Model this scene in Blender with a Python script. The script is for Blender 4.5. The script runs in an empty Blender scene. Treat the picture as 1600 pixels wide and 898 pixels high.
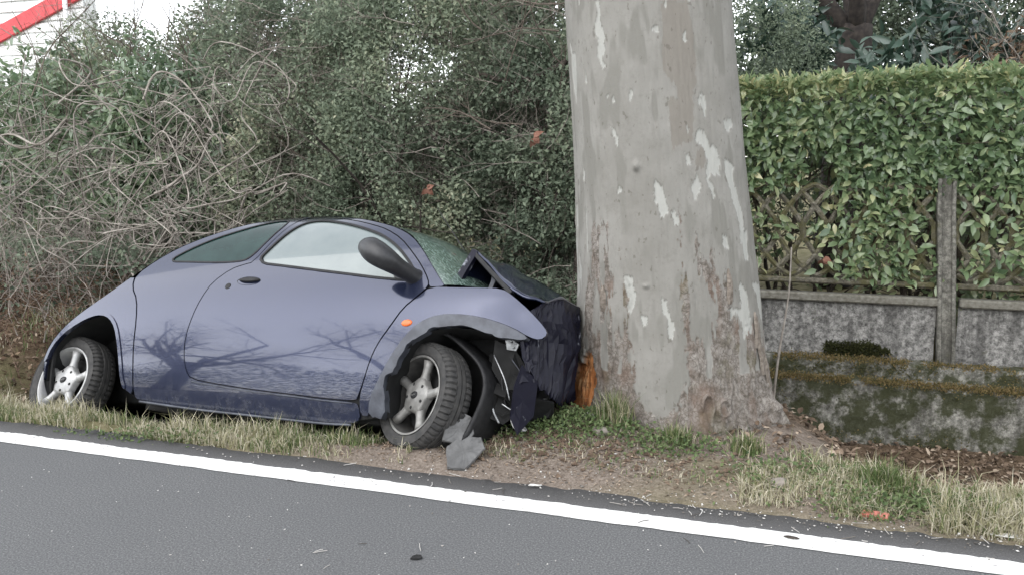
import bpy, math, random
import numpy as np
from mathutils import Vector, Matrix
from mathutils.geometry import delaunay_2d_cdt
SC = bpy.context.scene
COL = SC.collection
PI = math.pi
rng = np.random.default_rng(7)
random.seed(7)

# ------------------------------------------------------------------ camera
PITCH = math.radians(8.385)
cd = bpy.data.cameras.new("camera")
cam = bpy.data.objects.new("camera", cd)
COL.objects.link(cam)
cam.location = (0, 0, 1.45)
cam.rotation_euler = (PI / 2 - PITCH, 0, 0)
cd.sensor_width = 36.0
cd.lens = 36.0 * 1350 / 1600
cd.clip_start = 0.05
cd.clip_end = 2000
SC.camera = cam

# ------------------------------------------------------------------ sky, sun, exposure
SUN_EL, SUN_ROT = math.radians(46), math.radians(224)
w = bpy.data.worlds.new("World")
SC.world = w
w.use_nodes = True
nt = w.node_tree
nt.nodes.clear()
sky = nt.nodes.new('ShaderNodeTexSky')
sky.sky_type = 'NISHITA'
sky.sun_disc = False
sky.sun_elevation = SUN_EL
sky.sun_rotation = SUN_ROT
sky.air_density = 1.0
sky.dust_density = 0.6
sky.ozone_density = 1.0
hs = nt.nodes.new('ShaderNodeHueSaturation')
hs.inputs['Saturation'].default_value = 0.18
bg = nt.nodes.new('ShaderNodeBackground')
bg.inputs['Strength'].default_value = 0.15
wo = nt.nodes.new('ShaderNodeOutputWorld')
nt.links.new(sky.outputs[0], hs.inputs['Color'])
nt.links.new(hs.outputs[0], bg.inputs['Color'])
nt.links.new(bg.outputs[0], wo.inputs[0])
sd = bpy.data.lights.new("sun", 'SUN')
sd.energy = 0.7
sd.angle = math.radians(90)
sd.color = (1.0, 0.97, 0.92)
sun = bpy.data.objects.new("sun", sd)
COL.objects.link(sun)
# direction to the sun, same as the sky's
sdir = Vector((math.cos(SUN_EL) * math.sin(SUN_ROT), math.cos(SUN_EL) * math.cos(SUN_ROT), math.sin(SUN_EL)))
sun.rotation_euler = sdir.to_track_quat('Z', 'Y').to_euler()
SC.view_settings.view_transform = 'Standard'
SC.view_settings.look = 'None'
SC.view_settings.gamma = 1
SC.view_settings.exposure = 1.8
SC.cycles.max_bounces = 6
SC.cycles.transparent_max_bounces = 8

# ------------------------------------------------------------------ helpers: noise
def _h(ix, iy, iz):
    n = (ix * 374761393 + iy * 668265263 + iz * 2147483647 + 1013904223) & 0xffffffff
    n = ((n ^ (n >> 13)) * 1274126177) & 0xffffffff
    return ((n ^ (n >> 16)) & 0xffff) / 65535.0

def vnoise(x, y, z=0.0):
    x, y, z = np.broadcast_arrays(np.asarray(x, float), np.asarray(y, float), np.asarray(z, float))
    xi, yi, zi = np.floor(x).astype(np.int64), np.floor(y).astype(np.int64), np.floor(z).astype(np.int64)
    fx, fy, fz = x - xi, y - yi, z - zi
    fx, fy, fz = [f * f * (3 - 2 * f) for f in (fx, fy, fz)]
    r = 0
    for a in (0, 1):
        for b in (0, 1):
            for c in (0, 1):
                wgt = (fx if a else 1 - fx) * (fy if b else 1 - fy) * (fz if c else 1 - fz)
                r = r + wgt * _h(xi + a, yi + b, zi + c)
    return r

def fbm(x, y, z=0.0, o=4):
    s, a, f = 0, 0.5, 1.0
    for i in range(o):
        s = s + a * vnoise(np.asarray(x) * f + 17.3 * i, np.asarray(y) * f - 9.1 * i, np.asarray(z) * f)
        a *= 0.5
        f *= 2.03
    return s / (1 - 0.5 ** o)

def sstep(a, b, x):
    t = np.clip((np.asarray(x, float) - a) / (b - a), 0, 1)
    return t * t * (3 - 2 * t)

# ------------------------------------------------------------------ helpers: meshes
class MB:
    """collects vertices, triangles and quads; build() links them as ONE mesh object"""
    def __init__(s):
        s.v, s.t, s.q, s.r, s.n = [], [], [], [], 0
    def add(s, v, q=None, t=None, r=None):
        v = np.asarray(v, float).reshape(-1, 3)
        s.v.append(v)
        if q is not None and len(q): s.q.append(np.asarray(q, np.int64).reshape(-1, 4) + s.n)
        if t is not None and len(t): s.t.append(np.asarray(t, np.int64).reshape(-1, 3) + s.n)
        s.r.append(np.full(len(v), 0.5) if r is None else np.broadcast_to(np.asarray(r, float), (len(v),)))
        s.n += len(v)
        return s
    def mesh(s, name, mat=None, smooth=True, attrs=None):
        me = bpy.data.meshes.new(name)
        v = np.concatenate(s.v) if s.v else np.zeros((0, 3))
        q = np.concatenate(s.q) if s.q else np.zeros((0, 4), np.int64)
        t = np.concatenate(s.t) if s.t else np.zeros((0, 3), np.int64)
        me.vertices.add(len(v))
        me.vertices.foreach_set('co', v.astype(np.float32).ravel())
        li = np.concatenate([q.ravel(), t.ravel()])
        me.loops.add(len(li))
        me.loops.foreach_set('vertex_index', li.astype(np.int32))
        tot = np.concatenate([np.full(len(q), 4), np.full(len(t), 3)]).astype(np.int32)
        st = np.concatenate([[0], np.cumsum(tot)[:-1]]).astype(np.int32) if len(tot) else np.zeros(0, np.int32)
        me.polygons.add(len(tot))
        me.polygons.foreach_set('loop_start', st)
        me.polygons.foreach_set('loop_total', tot)
        me.polygons.foreach_set('use_smooth', np.full(len(tot), smooth))
        a = me.attributes.new('rnd', 'FLOAT', 'POINT')
        a.data.foreach_set('value', np.concatenate(s.r).astype(np.float32))
        for k, val in (attrs or {}).items():
            a = me.attributes.new(k, 'FLOAT', 'POINT')
            a.data.foreach_set('value', np.asarray(val, np.float32))
        if mat: me.materials.append(mat)
        me.update(calc_edges=True)
        me.validate()
        return me
    def build(s, name, mat=None, parent=None, smooth=True, attrs=None, sharp=None):
        me = s.mesh(name, mat, smooth, attrs)
        if sharp: me.set_sharp_from_angle(angle=math.radians(sharp))
        return link(name, me, parent)

def link(name, me, parent=None):
    o = bpy.data.objects.new(name, me)
    COL.objects.link(o)
    if parent: o.parent = parent
    return o

def tag(o, label, cat, group=None, kind=None):
    o['label'] = label
    o['category'] = cat
    if group: o['group'] = group
    if kind: o['kind'] = kind
    return o

def empty(name, loc, label, cat, group=None):
    o = bpy.data.objects.new(name, None)
    o.empty_display_size = 0.1
    COL.objects.link(o)
    o.location = loc
    return tag(o, label, cat, group)

def copy_tree(o, parent=None):
    c = o.copy()
    COL.objects.link(c)
    if parent: c.parent = parent
    for ch in list(o.children): copy_tree(ch, c)
    return c

def box(mb, c, s, R=None, r=None, bev=0.0):
    """box with chamfered vertical/horizontal edges when bev > 0"""
    hx, hy, hz = s[0] / 2, s[1] / 2, s[2] / 2
    if bev <= 0:
        v = np.array([(x, y, z) for x in (-hx, hx) for y in (-hy, hy) for z in (-hz, hz)], float)
        q = [(0, 1, 3, 2), (4, 6, 7, 5), (0, 4, 5, 1), (2, 3, 7, 6), (0, 2, 6, 4), (1, 5, 7, 3)]
    else:
        b = min(bev, hx * .9, hy * .9, hz * .9)
        prof = [(-hx + b, -hy), (hx - b, -hy), (hx, -hy + b), (hx, hy - b), (hx - b, hy), (-hx + b, hy), (-hx, hy - b), (-hx, -hy + b)]
        v, q = [], []
        for z, k in ((-hz, 1), (-hz + b, 0), (hz - b, 0), (hz, 1)):
            for (x, y) in prof:
                if k: x, y = x * (hx - b) / hx, y * (hy - b) / hy
                v.append((x, y, z))
        for i in range(3):
            for j in range(8):
                a, c2 = i * 8 + j, i * 8 + (j + 1) % 8
                q.append((a, c2, c2 + 8, a + 8))
        q += [(7, 6, 1, 0), (6, 5, 2, 1), (5, 4, 3, 2), (24, 25, 30, 31), (25, 26, 29, 30), (26, 27, 28, 29)]
        v = np.array(v, float)
    if R is not None: v = v @ np.array(R).T
    mb.add(v + np.array(c), q, r=r)
    return mb

def tube(mb, pts, rad, n=6, r=None, cap=True):
    P = np.asarray(pts, float)
    K = len(P)
    rad = np.broadcast_to(np.asarray(rad, float), (K,))
    T = np.gradient(P, axis=0)
    T /= np.linalg.norm(T, axis=1)[:, None] + 1e-12
    ref = np.array([0.31, 0.17, 0.93]) if abs(T[0, 2]) < 0.9 else np.array([1.0, 0.1, 0.05])
    U = np.cross(T, ref)
    U /= np.linalg.norm(U, axis=1)[:, None] + 1e-12
    V = np.cross(T, U)
    a = np.arange(n) * 2 * PI / n
    v = P[:, None, :] + rad[:, None, None] * (np.cos(a)[None, :, None] * U[:, None, :] + np.sin(a)[None, :, None] * V[:, None, :])
    i = np.arange(K - 1)[:, None] * n
    j = np.arange(n)[None, :]
    j2 = (j + 1) % n
    q = np.stack([i + j, i + j2, i + n + j2, i + n + j], -1).reshape(-1, 4)
    v = v.reshape(-1, 3)
    t = None
    if cap:
        v = np.vstack([v, P[0], P[-1]])
        b = K * n
        jj = np.arange(n)
        t = np.vstack([np.stack([np.full(n, b), (jj + 1) % n, jj], -1), np.stack([np.full(n, b + 1), (K - 1) * n + jj, (K - 1) * n + (jj + 1) % n], -1)])
    mb.add(v, q, t, r)
    return mb

def spline(pts, n):
    """Catmull-Rom through pts, n samples"""
    P = np.asarray(pts, float)
    P = np.vstack([2 * P[0] - P[1], P, 2 * P[-1] - P[-2]])
    K = len(P) - 3
    u = np.linspace(0, K - 1e-9, n)
    i = u.astype(int)
    f = (u - i)[:, None]
    a, b, c, d = P[i], P[i + 1], P[i + 2], P[i + 3]
    return 0.5 * (2 * b + (c - a) * f + (2 * a - 5 * b + 4 * c - d) * f ** 2 + (3 * b - a - 3 * c + d) * f ** 3)

def lathe(mb, prof, n=48, axis_y=True, r=None, seg=None):
    """profile (radius, axial) turned round the Y axis"""
    pr = np.asarray(prof, float)
    K = len(pr)
    a = np.arange(n) * 2 * PI / n
    v = np.stack([pr[:, None, 0] * np.cos(a), np.broadcast_to(pr[:, None, 1], (K, n)), pr[:, None, 0] * np.sin(a)], -1)
    if seg is not None: v = seg(v, a)
    i = np.arange(K - 1)[:, None] * n
    j = np.arange(n)[None, :]
    j2 = (j + 1) % n
    q = np.stack([i + j, i + n + j, i + n + j2, i + j2], -1).reshape(-1, 4)
    mb.add(v.reshape(-1, 3), q, r=r)
    return mb

def sheet(mb, G, r=None, flip=False):
    """grid of points (A,B,3)"""
    G = np.asarray(G, float)
    A, B = G.shape[:2]
    i = np.arange(A - 1)[:, None] * B
    j = np.arange(B - 1)[None, :]
    q = np.stack([i + j, i + j + 1, i + B + j + 1, i + B + j], -1).reshape(-1, 4)
    if flip: q = q[:, ::-1]
    mb.add(G.reshape(-1, 3), q, r=None if r is None else np.asarray(r).reshape(-1))
    return mb

def unit(a):
    return a / (np.linalg.norm(a, axis=-1, keepdims=True) + 1e-9)

def leaves(mb, P, D, N, L, Wd, r, big=False, curl=0.15):
    """many leaf blades at once: base P, direction D, upper side N"""
    P, D, N = np.asarray(P, float), unit(np.asarray(D, float)), np.asarray(N, float)
    S = unit(np.cross(D, N))
    N = unit(np.cross(S, D))
    n = len(P)
    L = np.broadcast_to(L, (n,))[:, None]
    Wd = np.broadcast_to(Wd, (n,))[:, None]
    if big:
        rows = [(0, 0, 0), (.28, .42, .02), (.62, .40, .0), (1, 0, -.9)]
        cols = [P]
        for (u, wv, c) in rows[1:3]:
            m = P + D * L * u - N * L * curl * u * u * .6
            cols += [m + S * Wd * wv + N * Wd * .13, m, m - S * Wd * wv + N * Wd * .13]
        cols.append(P + D * L - N * L * curl)
        k = 8
        q = np.array([(1, 2, 5, 4), (2, 3, 6, 5)])
        t = np.array([(0, 2, 1), (0, 3, 2), (4, 5, 7), (5, 6, 7)])
    else:
        m = P + D * L * .5
        cols = [P, m + S * Wd * .5 + N * Wd * .12, P + D * L - N * L * curl, m - S * Wd * .5 + N * Wd * .12]
        k = 4
        q = None
        t = np.array([(0, 2, 1), (0, 3, 2)])
    v = np.stack(cols, 1).reshape(-1, 3)
    off = (np.arange(n) * k)[:, None, None]
    tt = (t[None] + off).reshape(-1, 3)
    qq = None if q is None else (q[None] + off).reshape(-1, 4)
    mb.add(v, qq, tt, np.repeat(np.broadcast_to(r, (n,)), k))
    return mb

def rvec(n):
    v = rng.normal(size=(n, 3))
    return unit(v)

# ------------------------------------------------------------------ helpers: materials
def newmat(name):
    m = bpy.data.materials.new(name)
    m.use_nodes = True
    t = m.node_tree
    b = t.nodes['Principled BSDF']
    return m, t, b

def nd(t, typ, **kw):
    n = t.nodes.new(typ)
    for k, v in kw.items():
        setattr(n, k, v)
    return n

def noise(t, scale, detail=4, rough=0.6, coord='Object', stretch=None):
    tc = nd(t, 'ShaderNodeTexCoord')
    n = nd(t, 'ShaderNodeTexNoise')
    n.inputs['Scale'].default_value = scale
    n.inputs['Detail'].default_value = detail
    n.inputs['Roughness'].default_value = rough
    if stretch:
        mp = nd(t, 'ShaderNodeMapping')
        mp.inputs['Scale'].default_value = stretch
        t.links.new(tc.outputs[coord], mp.inputs['Vector'])
        t.links.new(mp.outputs[0], n.inputs['Vector'])
    else:
        t.links.new(tc.outputs[coord], n.inputs['Vector'])
    return n.outputs['Fac']

def ramp(t, fac, stops):
    r = nd(t, 'ShaderNodeValToRGB')
    e = r.color_ramp.elements
    while len(e) > 1: e.remove(e[-1])
    for i, (p, c) in enumerate(stops):
        x = e[0] if i == 0 else e.new(p)
        x.position = p
        x.color = (c[0], c[1], c[2], 1) if hasattr(c, '__len__') else (c, c, c, 1)
    t.links.new(fac, r.inputs[0])
    return r.outputs[0]

def mix(t, fac, a, b, mode='MIX'):
    m = nd(t, 'ShaderNodeMix', data_type='RGBA', blend_type=mode)
    for sock, v in ((m.inputs[0], fac), (m.inputs[6], a), (m.inputs[7], b)):
        if hasattr(v, 'links') or isinstance(v, bpy.types.NodeSocket): t.links.new(v, sock)
        elif sock == m.inputs[0]: sock.default_value = v
        else: sock.default_value = (v[0], v[1], v[2], 1)
    return m.outputs[2]

def attr(t, name):
    a = nd(t, 'ShaderNodeAttribute')
    a.attribute_name = name
    return a.outputs['Fac']

def bump(t, b, h, strength=0.3, dist=0.01):
    n = nd(t, 'ShaderNodeBump')
    n.inputs['Strength'].default_value = strength
    n.inputs['Distance'].default_value = dist
    t.links.new(h, n.inputs['Height'])
    t.links.new(n.outputs[0], b.inputs['Normal'])

def simple(name, c1, c2=None, scale=20, rough=0.6, metal=0.0, bmp=0.0, bdist=0.004, detail=4, stretch=None, spec=0.5, lo=.35, hi=.65):
    m, t, b = newmat(name)
    b.inputs['Roughness'].default_value = rough
    b.inputs['Metallic'].default_value = metal
    b.inputs['Specular IOR Level'].default_value = spec
    if c2 is None:
        b.inputs['Base Color'].default_value = (*c1, 1)
        f = noise(t, scale, detail) if bmp else None
    else:
        f = noise(t, scale, detail, stretch=stretch)
        t.links.new(ramp(t, f, [(lo, c1), (hi, c2)]), b.inputs['Base Color'])
    if bmp: bump(t, b, f, bmp, bdist)
    return m

def leafmat(name, stops, rough=0.4, trans=0.25, spec=0.5):
    m, t, b = newmat(name)
    f = attr(t, 'rnd')
    c = ramp(t, f, stops)
    t.links.new(c, b.inputs['Base Color'])
    b.inputs['Roughness'].default_value = rough
    b.inputs['Specular IOR Level'].default_value = spec
    tr = nd(t, 'ShaderNodeBsdfTranslucent')
    t.links.new(c, tr.inputs['Color'])
    mx = nd(t, 'ShaderNodeMixShader')
    mx.inputs[0].default_value = trans
    t.links.new(b.outputs[0], mx.inputs[1])
    t.links.new(tr.outputs[0], mx.inputs[2])
    t.links.new(mx.outputs[0], t.nodes['Material Output'].inputs['Surface'])
    return m

# road frame: s along the road (to the right), t across it (away from the camera)
DX, DY = 0.9489, -0.3157
NX, NY = 0.3157, 0.9489
def rc(s, t, z):
    s, t, z = np.broadcast_arrays(np.asarray(s, float), np.asarray(t, float), np.asarray(z, float))
    return np.stack([s * DX + t * NX, s * DY + t * NY, z], -1)
RZ = math.atan2(DY, DX)
def st(x, y): return x * DX + y * DY, x * NX + y * NY

# ------------------------------------------------------------------ ground
TREE_X, TREE_Y = 0.905, 4.80
def tree_cx(z): return np.interp(z, [-.6, 0, .75, 2.32, 6], [.935, .905, .868, .7125, .35])

def ground_z(s, t):
    s, t = np.broadcast_arrays(np.asarray(s, float), np.asarray(t, float))
    # ditch in front of the fence, shallower bank at the far left
    dit = np.interp(t, [-400, -4.9, -4.65, 3.44, 3.55, 3.7, 4.0, 4.25, 4.5, 4.9, 5.3, 5.8, 6.4, 6.95, 7.0, 7.25, 400],
                    [0, 0, -.07, -.07, -.012, .012, .02, -.03, -.15, -.38, -.56, -.64, -.64, -.60, -.58, .08, .1])
    bank = np.interp(t, [-400, -4.9, -4.65, 3.44, 3.55, 3.7, 4.3, 5.2, 6.2, 7.5, 400],
                     [0, 0, -.07, -.07, -.012, .012, -.02, .12, .36, .6, .3])
    mid = np.interp(t, [-400, -4.9, -4.65, 3.44, 3.55, 3.7, 3.85, 4.1, 4.5, 5.0, 5.6, 6.2, 6.9, 7.6, 400],
                    [0, 0, -.07, -.07, -.012, .0, -.05, -.16, -.36, -.58, -.70, -.60, -.25, .15, .2])
    a = sstep(-5.6, -4.7, s)
    b = sstep(-2.2, -1.0, s)
    z = bank * (1 - a) + (mid * (1 - b) + dit * b) * a
    # soil heaped round the foot of the plane tree and in front of the front wheel
    ts, tt = st(TREE_X, TREE_Y)
    d = np.hypot(s - ts, (t - tt) * 1.05)
    k = sstep(1.35, .62, d)
    z = np.maximum(z, z * (1 - k) + .05 * k)
    d = np.hypot((s + 1.72) / .55, (t - 3.95) / .3)
    z = z + .05 * np.exp(-d * d)
    d = np.hypot((s + .95) / .5, (t - 4.2) / .28)
    z = z + .06 * np.exp(-d * d)
    on = sstep(3.5, 3.75, t) + sstep(-4.7, -5.0, t)
    far = np.clip(1 - (np.abs(s) - 8) / 20, 0, 1)
    z = z + on * far * ((fbm(s * 1.6, t * 1.6, 3.1) - .5) * .09 + (fbm(s * 9, t * 9, 1.1) - .5) * .035)
    return z

def axis(lo, hi, step, far):
    core = np.arange(lo, hi, step)
    out = np.geomspace(step * 3, far, 26)
    return np.concatenate([lo - out[::-1], core, hi + out])
ss, tt_ = axis(-8.2, 4.6, .035, 420), axis(3.3, 7.4, .035, 420)
S_, T_ = np.meshgrid(ss, tt_, indexing='ij')
Zg = ground_z(S_, T_)
nz = fbm(S_ * .9, T_ * .9, 5.5)
litter = np.clip(sstep(4.35, 5.0, T_ + (nz - .5) * .9) * sstep(7.2, 6.9, T_), 0, 1)
soil = np.exp(-((S_ + 1.45) / 1.05) ** 2 - ((T_ - 3.85) / .45) ** 2)
soil = np.clip(np.maximum(soil * 1.7, .9 * np.exp(-((S_ - .2) / 1.2) ** 2 - ((T_ - 3.68) / .16) ** 2)), 0, 1)
_ts, _tt = st(TREE_X, TREE_Y)
soil = np.maximum(soil, sstep(1.15, .85, np.hypot(S_ - _ts, T_ - _tt)) * sstep(3.9, 4.1, T_))
m_ground, t, b = newmat('ground_soil')
n1, n2, n3 = noise(t, 9, 6, .7), noise(t, 70, 4, .7), noise(t, 2.2, 4)
grassy = ramp(t, n1, [(.3, (0.078, 0.082, 0.036)), (.5, (0.144, 0.130, 0.070)), (.7, (0.228, 0.198, 0.132))])
dirt = ramp(t, n2, [(.3, (.095, .076, .062)), (.55, (.19, .158, .132)), (.75, (.31, .27, .235))])
lit = ramp(t, n2, [(.3, (.045, .032, .022)), (.5, (.10, .070, .046)), (.7, (.18, .13, .09))])
c = mix(t, attr(t, 'soil'), grassy, dirt)
c = mix(t, attr(t, 'litter'), c, lit)
t.links.new(c, b.inputs['Base Color'])
b.inputs['Roughness'].default_value = .95
b.inputs['Specular IOR Level'].default_value = .15
bump(t, b, n2, .7, .015)
mb = MB()
sheet(mb, rc(S_, T_, Zg))
gnd = mb.build('ground', m_ground, attrs={'litter': litter.ravel(), 'soil': soil.ravel()})
gnd['kind'] = 'structure'

# asphalt with a broken edge on the verge side
m_road, t, b = newmat('asphalt')
f1, f2, f3 = noise(t, 130, 4, .8), noise(t, 1.1, 4, .6), noise(t, 60, 2, .6)
c = ramp(t, f1, [(.28, (0.028, 0.029, 0.030)), (.44, (0.084, 0.086, 0.088)), (.56, (0.132, 0.134, 0.136)), (.68, (0.264, 0.260, 0.252))])
c = mix(t, ramp(t, f2, [(.35, .0), (.7, .35)]), c, (0.084, 0.086, 0.090))
sep = nd(t, 'ShaderNodeSeparateXYZ')
tc = nd(t, 'ShaderNodeTexCoord')
t.links.new(tc.outputs['Object'], sep.inputs[0])
dust = nd(t, 'ShaderNodeMapRange')          # dusty, darker strip outside the edge line
dust.inputs[1].default_value = 3.36; dust.inputs[2].default_value = 3.44
dust.inputs[3].default_value = 0; dust.inputs[4].default_value = .55
t.links.new(sep.outputs[1], dust.inputs[0])
c = mix(t, dust.outputs[0], c, (0.068, 0.064, 0.062))
t.links.new(c, b.inputs['Base Color'])
b.inputs['Roughness'].default_value = .82
b.inputs['Specular IOR Level'].default_value = .3
bump(t, b, f1, .4, .006)
sr = np.concatenate([-8 - np.geomspace(.1, 400, 30)[::-1], np.arange(-8, 5, .02), 5 + np.geomspace(.1, 400, 30)])
edge = 3.575 + (fbm(sr * 2.3, 0.7) - .5) * .09 + (fbm(sr * 16, 2.2) - .5) * .05
rows = []
for k, (tv, z) in enumerate([(-4.8, -.06), (-4.75, 0), (-2, .0), (1, 0), (2.6, 0), (3.2, 0), (3.42, 0)]):
    rows.append(np.stack([sr, np.full_like(sr, tv), np.full_like(sr, z)], -1))
rows.append(np.stack([sr, edge, np.full_like(sr, -.002)], -1))
rows.append(np.stack([sr, edge + .02, np.full_like(sr, -.06)], -1))
mb = MB()
sheet(mb, np.stack(rows, 0), flip=True)
road = mb.build('road', m_road)
road.rotation_euler = (0, 0, RZ)
road['kind'] = 'structure'

m_line, t, b = newmat('road_paint')
f1, f2 = noise(t, 45, 5, .7), noise(t, 7, 4, .7)
w1 = ramp(t, f1, [(.56, 0.0), (.62, 1.0)])
w2 = ramp(t, f2, [(.46, 0.0), (.62, 1.0)])
wear = mix(t, w1, (0, 0, 0), w2)
c = ramp(t, noise(t, 300, 2), [(.3, (.62, .62, .60)), (.7, (.74, .74, .72))])
c = mix(t, wear, c, (.16, .155, .15))
t.links.new(c, b.inputs['Base Color'])
b.inputs['Roughness'].default_value = .7
bump(t, b, noise(t, 260, 3, .7), .3, .004)
lo = 3.268 + (fbm(sr * 9, 1.1) - .5) * .014
hi = 3.398 + (fbm(sr * 9, 8.1) - .5) * .016 + (fbm(sr * 50, 3.1) - .5) * .016
z4 = np.full_like(sr, .004)
mb = MB()
sheet(mb, np.stack([np.stack([sr, lo, z4], -1), np.stack([sr, (lo + hi) / 2, z4], -1), np.stack([sr, hi, z4], -1)], 0), flip=True)
ln = mb.build('road_edge_line', m_line)
ln.rotation_euler = (0, 0, RZ)
ln['kind'] = 'structure'

# ------------------------------------------------------------------ plane tree
PALE= [[[-0.747,2.24],[-0.697,2.237],[-0.684,2.163],[-0.661,2.075],[-0.662,2.013],[-0.695,1.964],[-0.656,1.919],[-0.692,1.907],[-0.73,1.927],[-0.758,1.966],[-0.745,2.028],[-0.765,2.079],[-0.744,2.165]],[[-1.0,1.892],[-0.976,1.895],[-0.963,1.833],[-0.992,1.825],[-1.018,1.841]],[[-0.671,1.784],[-0.648,1.784],[-0.645,1.761],[-0.669,1.759]],[[-0.602,1.77],[-0.568,1.766],[-0.558,1.734],[-0.593,1.732],[-0.609,1.748]],[[-0.403,1.786],[-0.375,1.779],[-0.373,1.742],[-0.405,1.738],[-0.416,1.76]],[[-0.643,1.611],[-0.606,1.602],[-0.579,1.557],[-0.585,1.525],[-0.617,1.522],[-0.617,1.557],[-0.641,1.583]],[[-0.106,2.092],[-0.072,2.092],[-0.033,2.059],[-0.062,2.052],[-0.098,2.074]],[[0.233,2.066],[0.263,2.064],[0.279,2.021],[0.247,2.015],[0.221,2.039]],[[0.042,2.219],[0.071,2.219],[0.075,2.198],[0.048,2.201]],[[0.304,2.223],[0.342,2.224],[0.34,2.211],[0.307,2.208]],[[0.342,1.75],[0.393,1.757],[0.405,1.785],[0.438,1.776],[0.461,1.708],[0.451,1.664],[0.414,1.667],[0.401,1.701],[0.37,1.726]],[[0.681,1.654],[0.747,1.667],[0.805,1.649],[0.825,1.611],[0.727,1.603],[0.687,1.628]],[[0.295,1.593],[0.361,1.603],[0.406,1.581],[0.461,1.518],[0.553,1.516],[0.585,1.455],[0.575,1.384],[0.482,1.378],[0.427,1.365],[0.462,1.301],[0.477,1.256],[0.444,1.26],[0.404,1.314],[0.38,1.378],[0.408,1.429],[0.404,1.493],[0.344,1.518],[0.286,1.543]],[[0.252,1.366],[0.279,1.379],[0.31,1.353],[0.308,1.315],[0.26,1.264],[0.215,1.252],[0.191,1.29],[0.199,1.328]],[[0.648,1.439],[0.727,1.444],[0.812,1.429],[0.779,1.351],[0.821,1.285],[0.864,1.192],[0.872,1.112],[0.856,1.032],[0.787,1.028],[0.788,1.127],[0.74,1.22],[0.699,1.299],[0.655,1.364]],[[-0.215,1.334],[-0.189,1.328],[-0.12,1.335],[-0.11,1.265],[-0.08,1.214],[-0.091,1.182],[-0.149,1.152],[-0.18,1.162],[-0.205,1.226],[-0.224,1.277]],[[0.154,1.474],[0.205,1.465],[0.208,1.417],[0.179,1.417]],[[-0.61,1.319],[-0.573,1.32],[-0.565,1.285],[-0.621,1.287]],[[-0.06,1.207],[-0.021,1.201],[0.014,1.163],[0.02,1.124],[-0.02,1.124],[-0.046,1.163]],[[-1.209,1.415],[-1.16,1.408],[-1.184,1.347],[-1.229,1.36]],[[0.195,1.624],[0.222,1.606],[0.218,1.587],[0.186,1.606]],[[0.528,1.075],[0.585,1.067],[0.58,1.012],[0.525,1.0],[0.515,1.034]],[[-0.226,0.759],[-0.186,0.752],[-0.148,0.691],[-0.111,0.623],[-0.128,0.554],[-0.16,0.546],[-0.18,0.58],[-0.164,0.636],[-0.202,0.69]],[[-0.437,0.67],[-0.381,0.672],[-0.373,0.624],[-0.41,0.604],[-0.438,0.635]],[[-0.601,0.859],[-0.522,0.875],[-0.498,0.834],[-0.485,0.738],[-0.538,0.666],[-0.569,0.678],[-0.582,0.762]],[[0.81,1.089],[0.942,1.085],[0.911,0.93],[0.827,0.934],[0.801,1.005]],[[0.468,0.697],[0.539,0.68],[0.496,0.64],[0.616,0.662],[0.697,0.629],[0.698,0.53],[0.841,0.577],[0.837,0.663],[0.788,0.78],[0.728,0.825],[0.684,0.771],[0.689,0.7],[0.62,0.69]],[[0.933,0.815],[1.222,0.783],[1.302,0.583],[1.301,0.478],[1.304,0.485],[1.065,0.632]]]
ROUGH= [[[-1.034,1.116],[-0.76,1.14],[-0.598,0.964],[-0.552,0.735],[-0.554,0.437],[-0.517,0.306],[-0.418,0.181],[-0.092,0.161],[0.02,0.454],[-0.027,0.715],[0.032,0.973],[0.011,1.165],[0.19,1.196],[0.217,0.972],[0.455,0.837],[0.591,0.634],[0.964,0.61],[1.314,0.366],[1.361,-0.148],[1.244,-0.493],[-1.306,-0.51],[-1.675,0.016],[-1.365,0.359],[-1.279,0.69],[-1.124,0.943]],[[0.019,2.219],[0.315,2.223],[0.358,2.041],[0.354,1.826],[0.174,1.685],[0.091,1.824],[-0.039,1.885]],[[0.004,1.731],[0.307,1.794],[0.259,1.544],[-0.0,1.497]],[[0.291,1.507],[0.41,1.498],[0.368,1.412],[0.258,1.412]],[[0.346,0.986],[0.455,1.0],[0.533,0.802],[0.439,0.772]]]
WOUND= [[-1.514,0.345],[-1.261,0.39],[-1.129,0.375],[-1.072,0.307],[-1.123,0.242],[-1.257,0.178],[-1.264,0.116],[-1.416,0.015],[-1.7,-0.019],[-1.671,0.084],[-1.659,0.183]]
def tree_rad(z): return np.interp(z, [-.6, -.3, 0, .15, .4, .75, 1.4, 2.32, 6], [.72, .655, .575, .548, .52, .497, .462, .4415, .34])
def smooth_interp(f, z, h=.12):
    return sum(f(z + k * h) * wv for k, wv in ((-1, .25), (-.5, .25), (0, 0), (.5, .25), (1, .25)))

def inpoly(px, py, poly):
    poly = np.asarray(poly)
    ins = np.zeros(px.shape, bool)
    j = len(poly) - 1
    for i in range(len(poly)):
        xi, yi = poly[i]; xj, yj = poly[j]
        if yi != yj:
            ins ^= ((yi > py) != (yj > py)) & (px < (xj - xi) * (py - yi) / (yj - yi) + xi)
        j = i
    return ins

plane = empty('plane_tree', (TREE_X, TREE_Y, 0), 'massive plane tree trunk with flaking grey bark that the car has hit', 'tree')
th = np.concatenate([np.linspace(-1.75, 1.75, 460), np.linspace(1.75, 2 * PI - 1.75, 60)[1:-1]])
zz = np.concatenate([np.arange(-.55, 2.5, .0065), np.linspace(2.5, 6, 40)[1:]])
Zt, Th = np.meshgrid(zz, th, indexing='ij')
R = smooth_interp(tree_rad, Zt)
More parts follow.
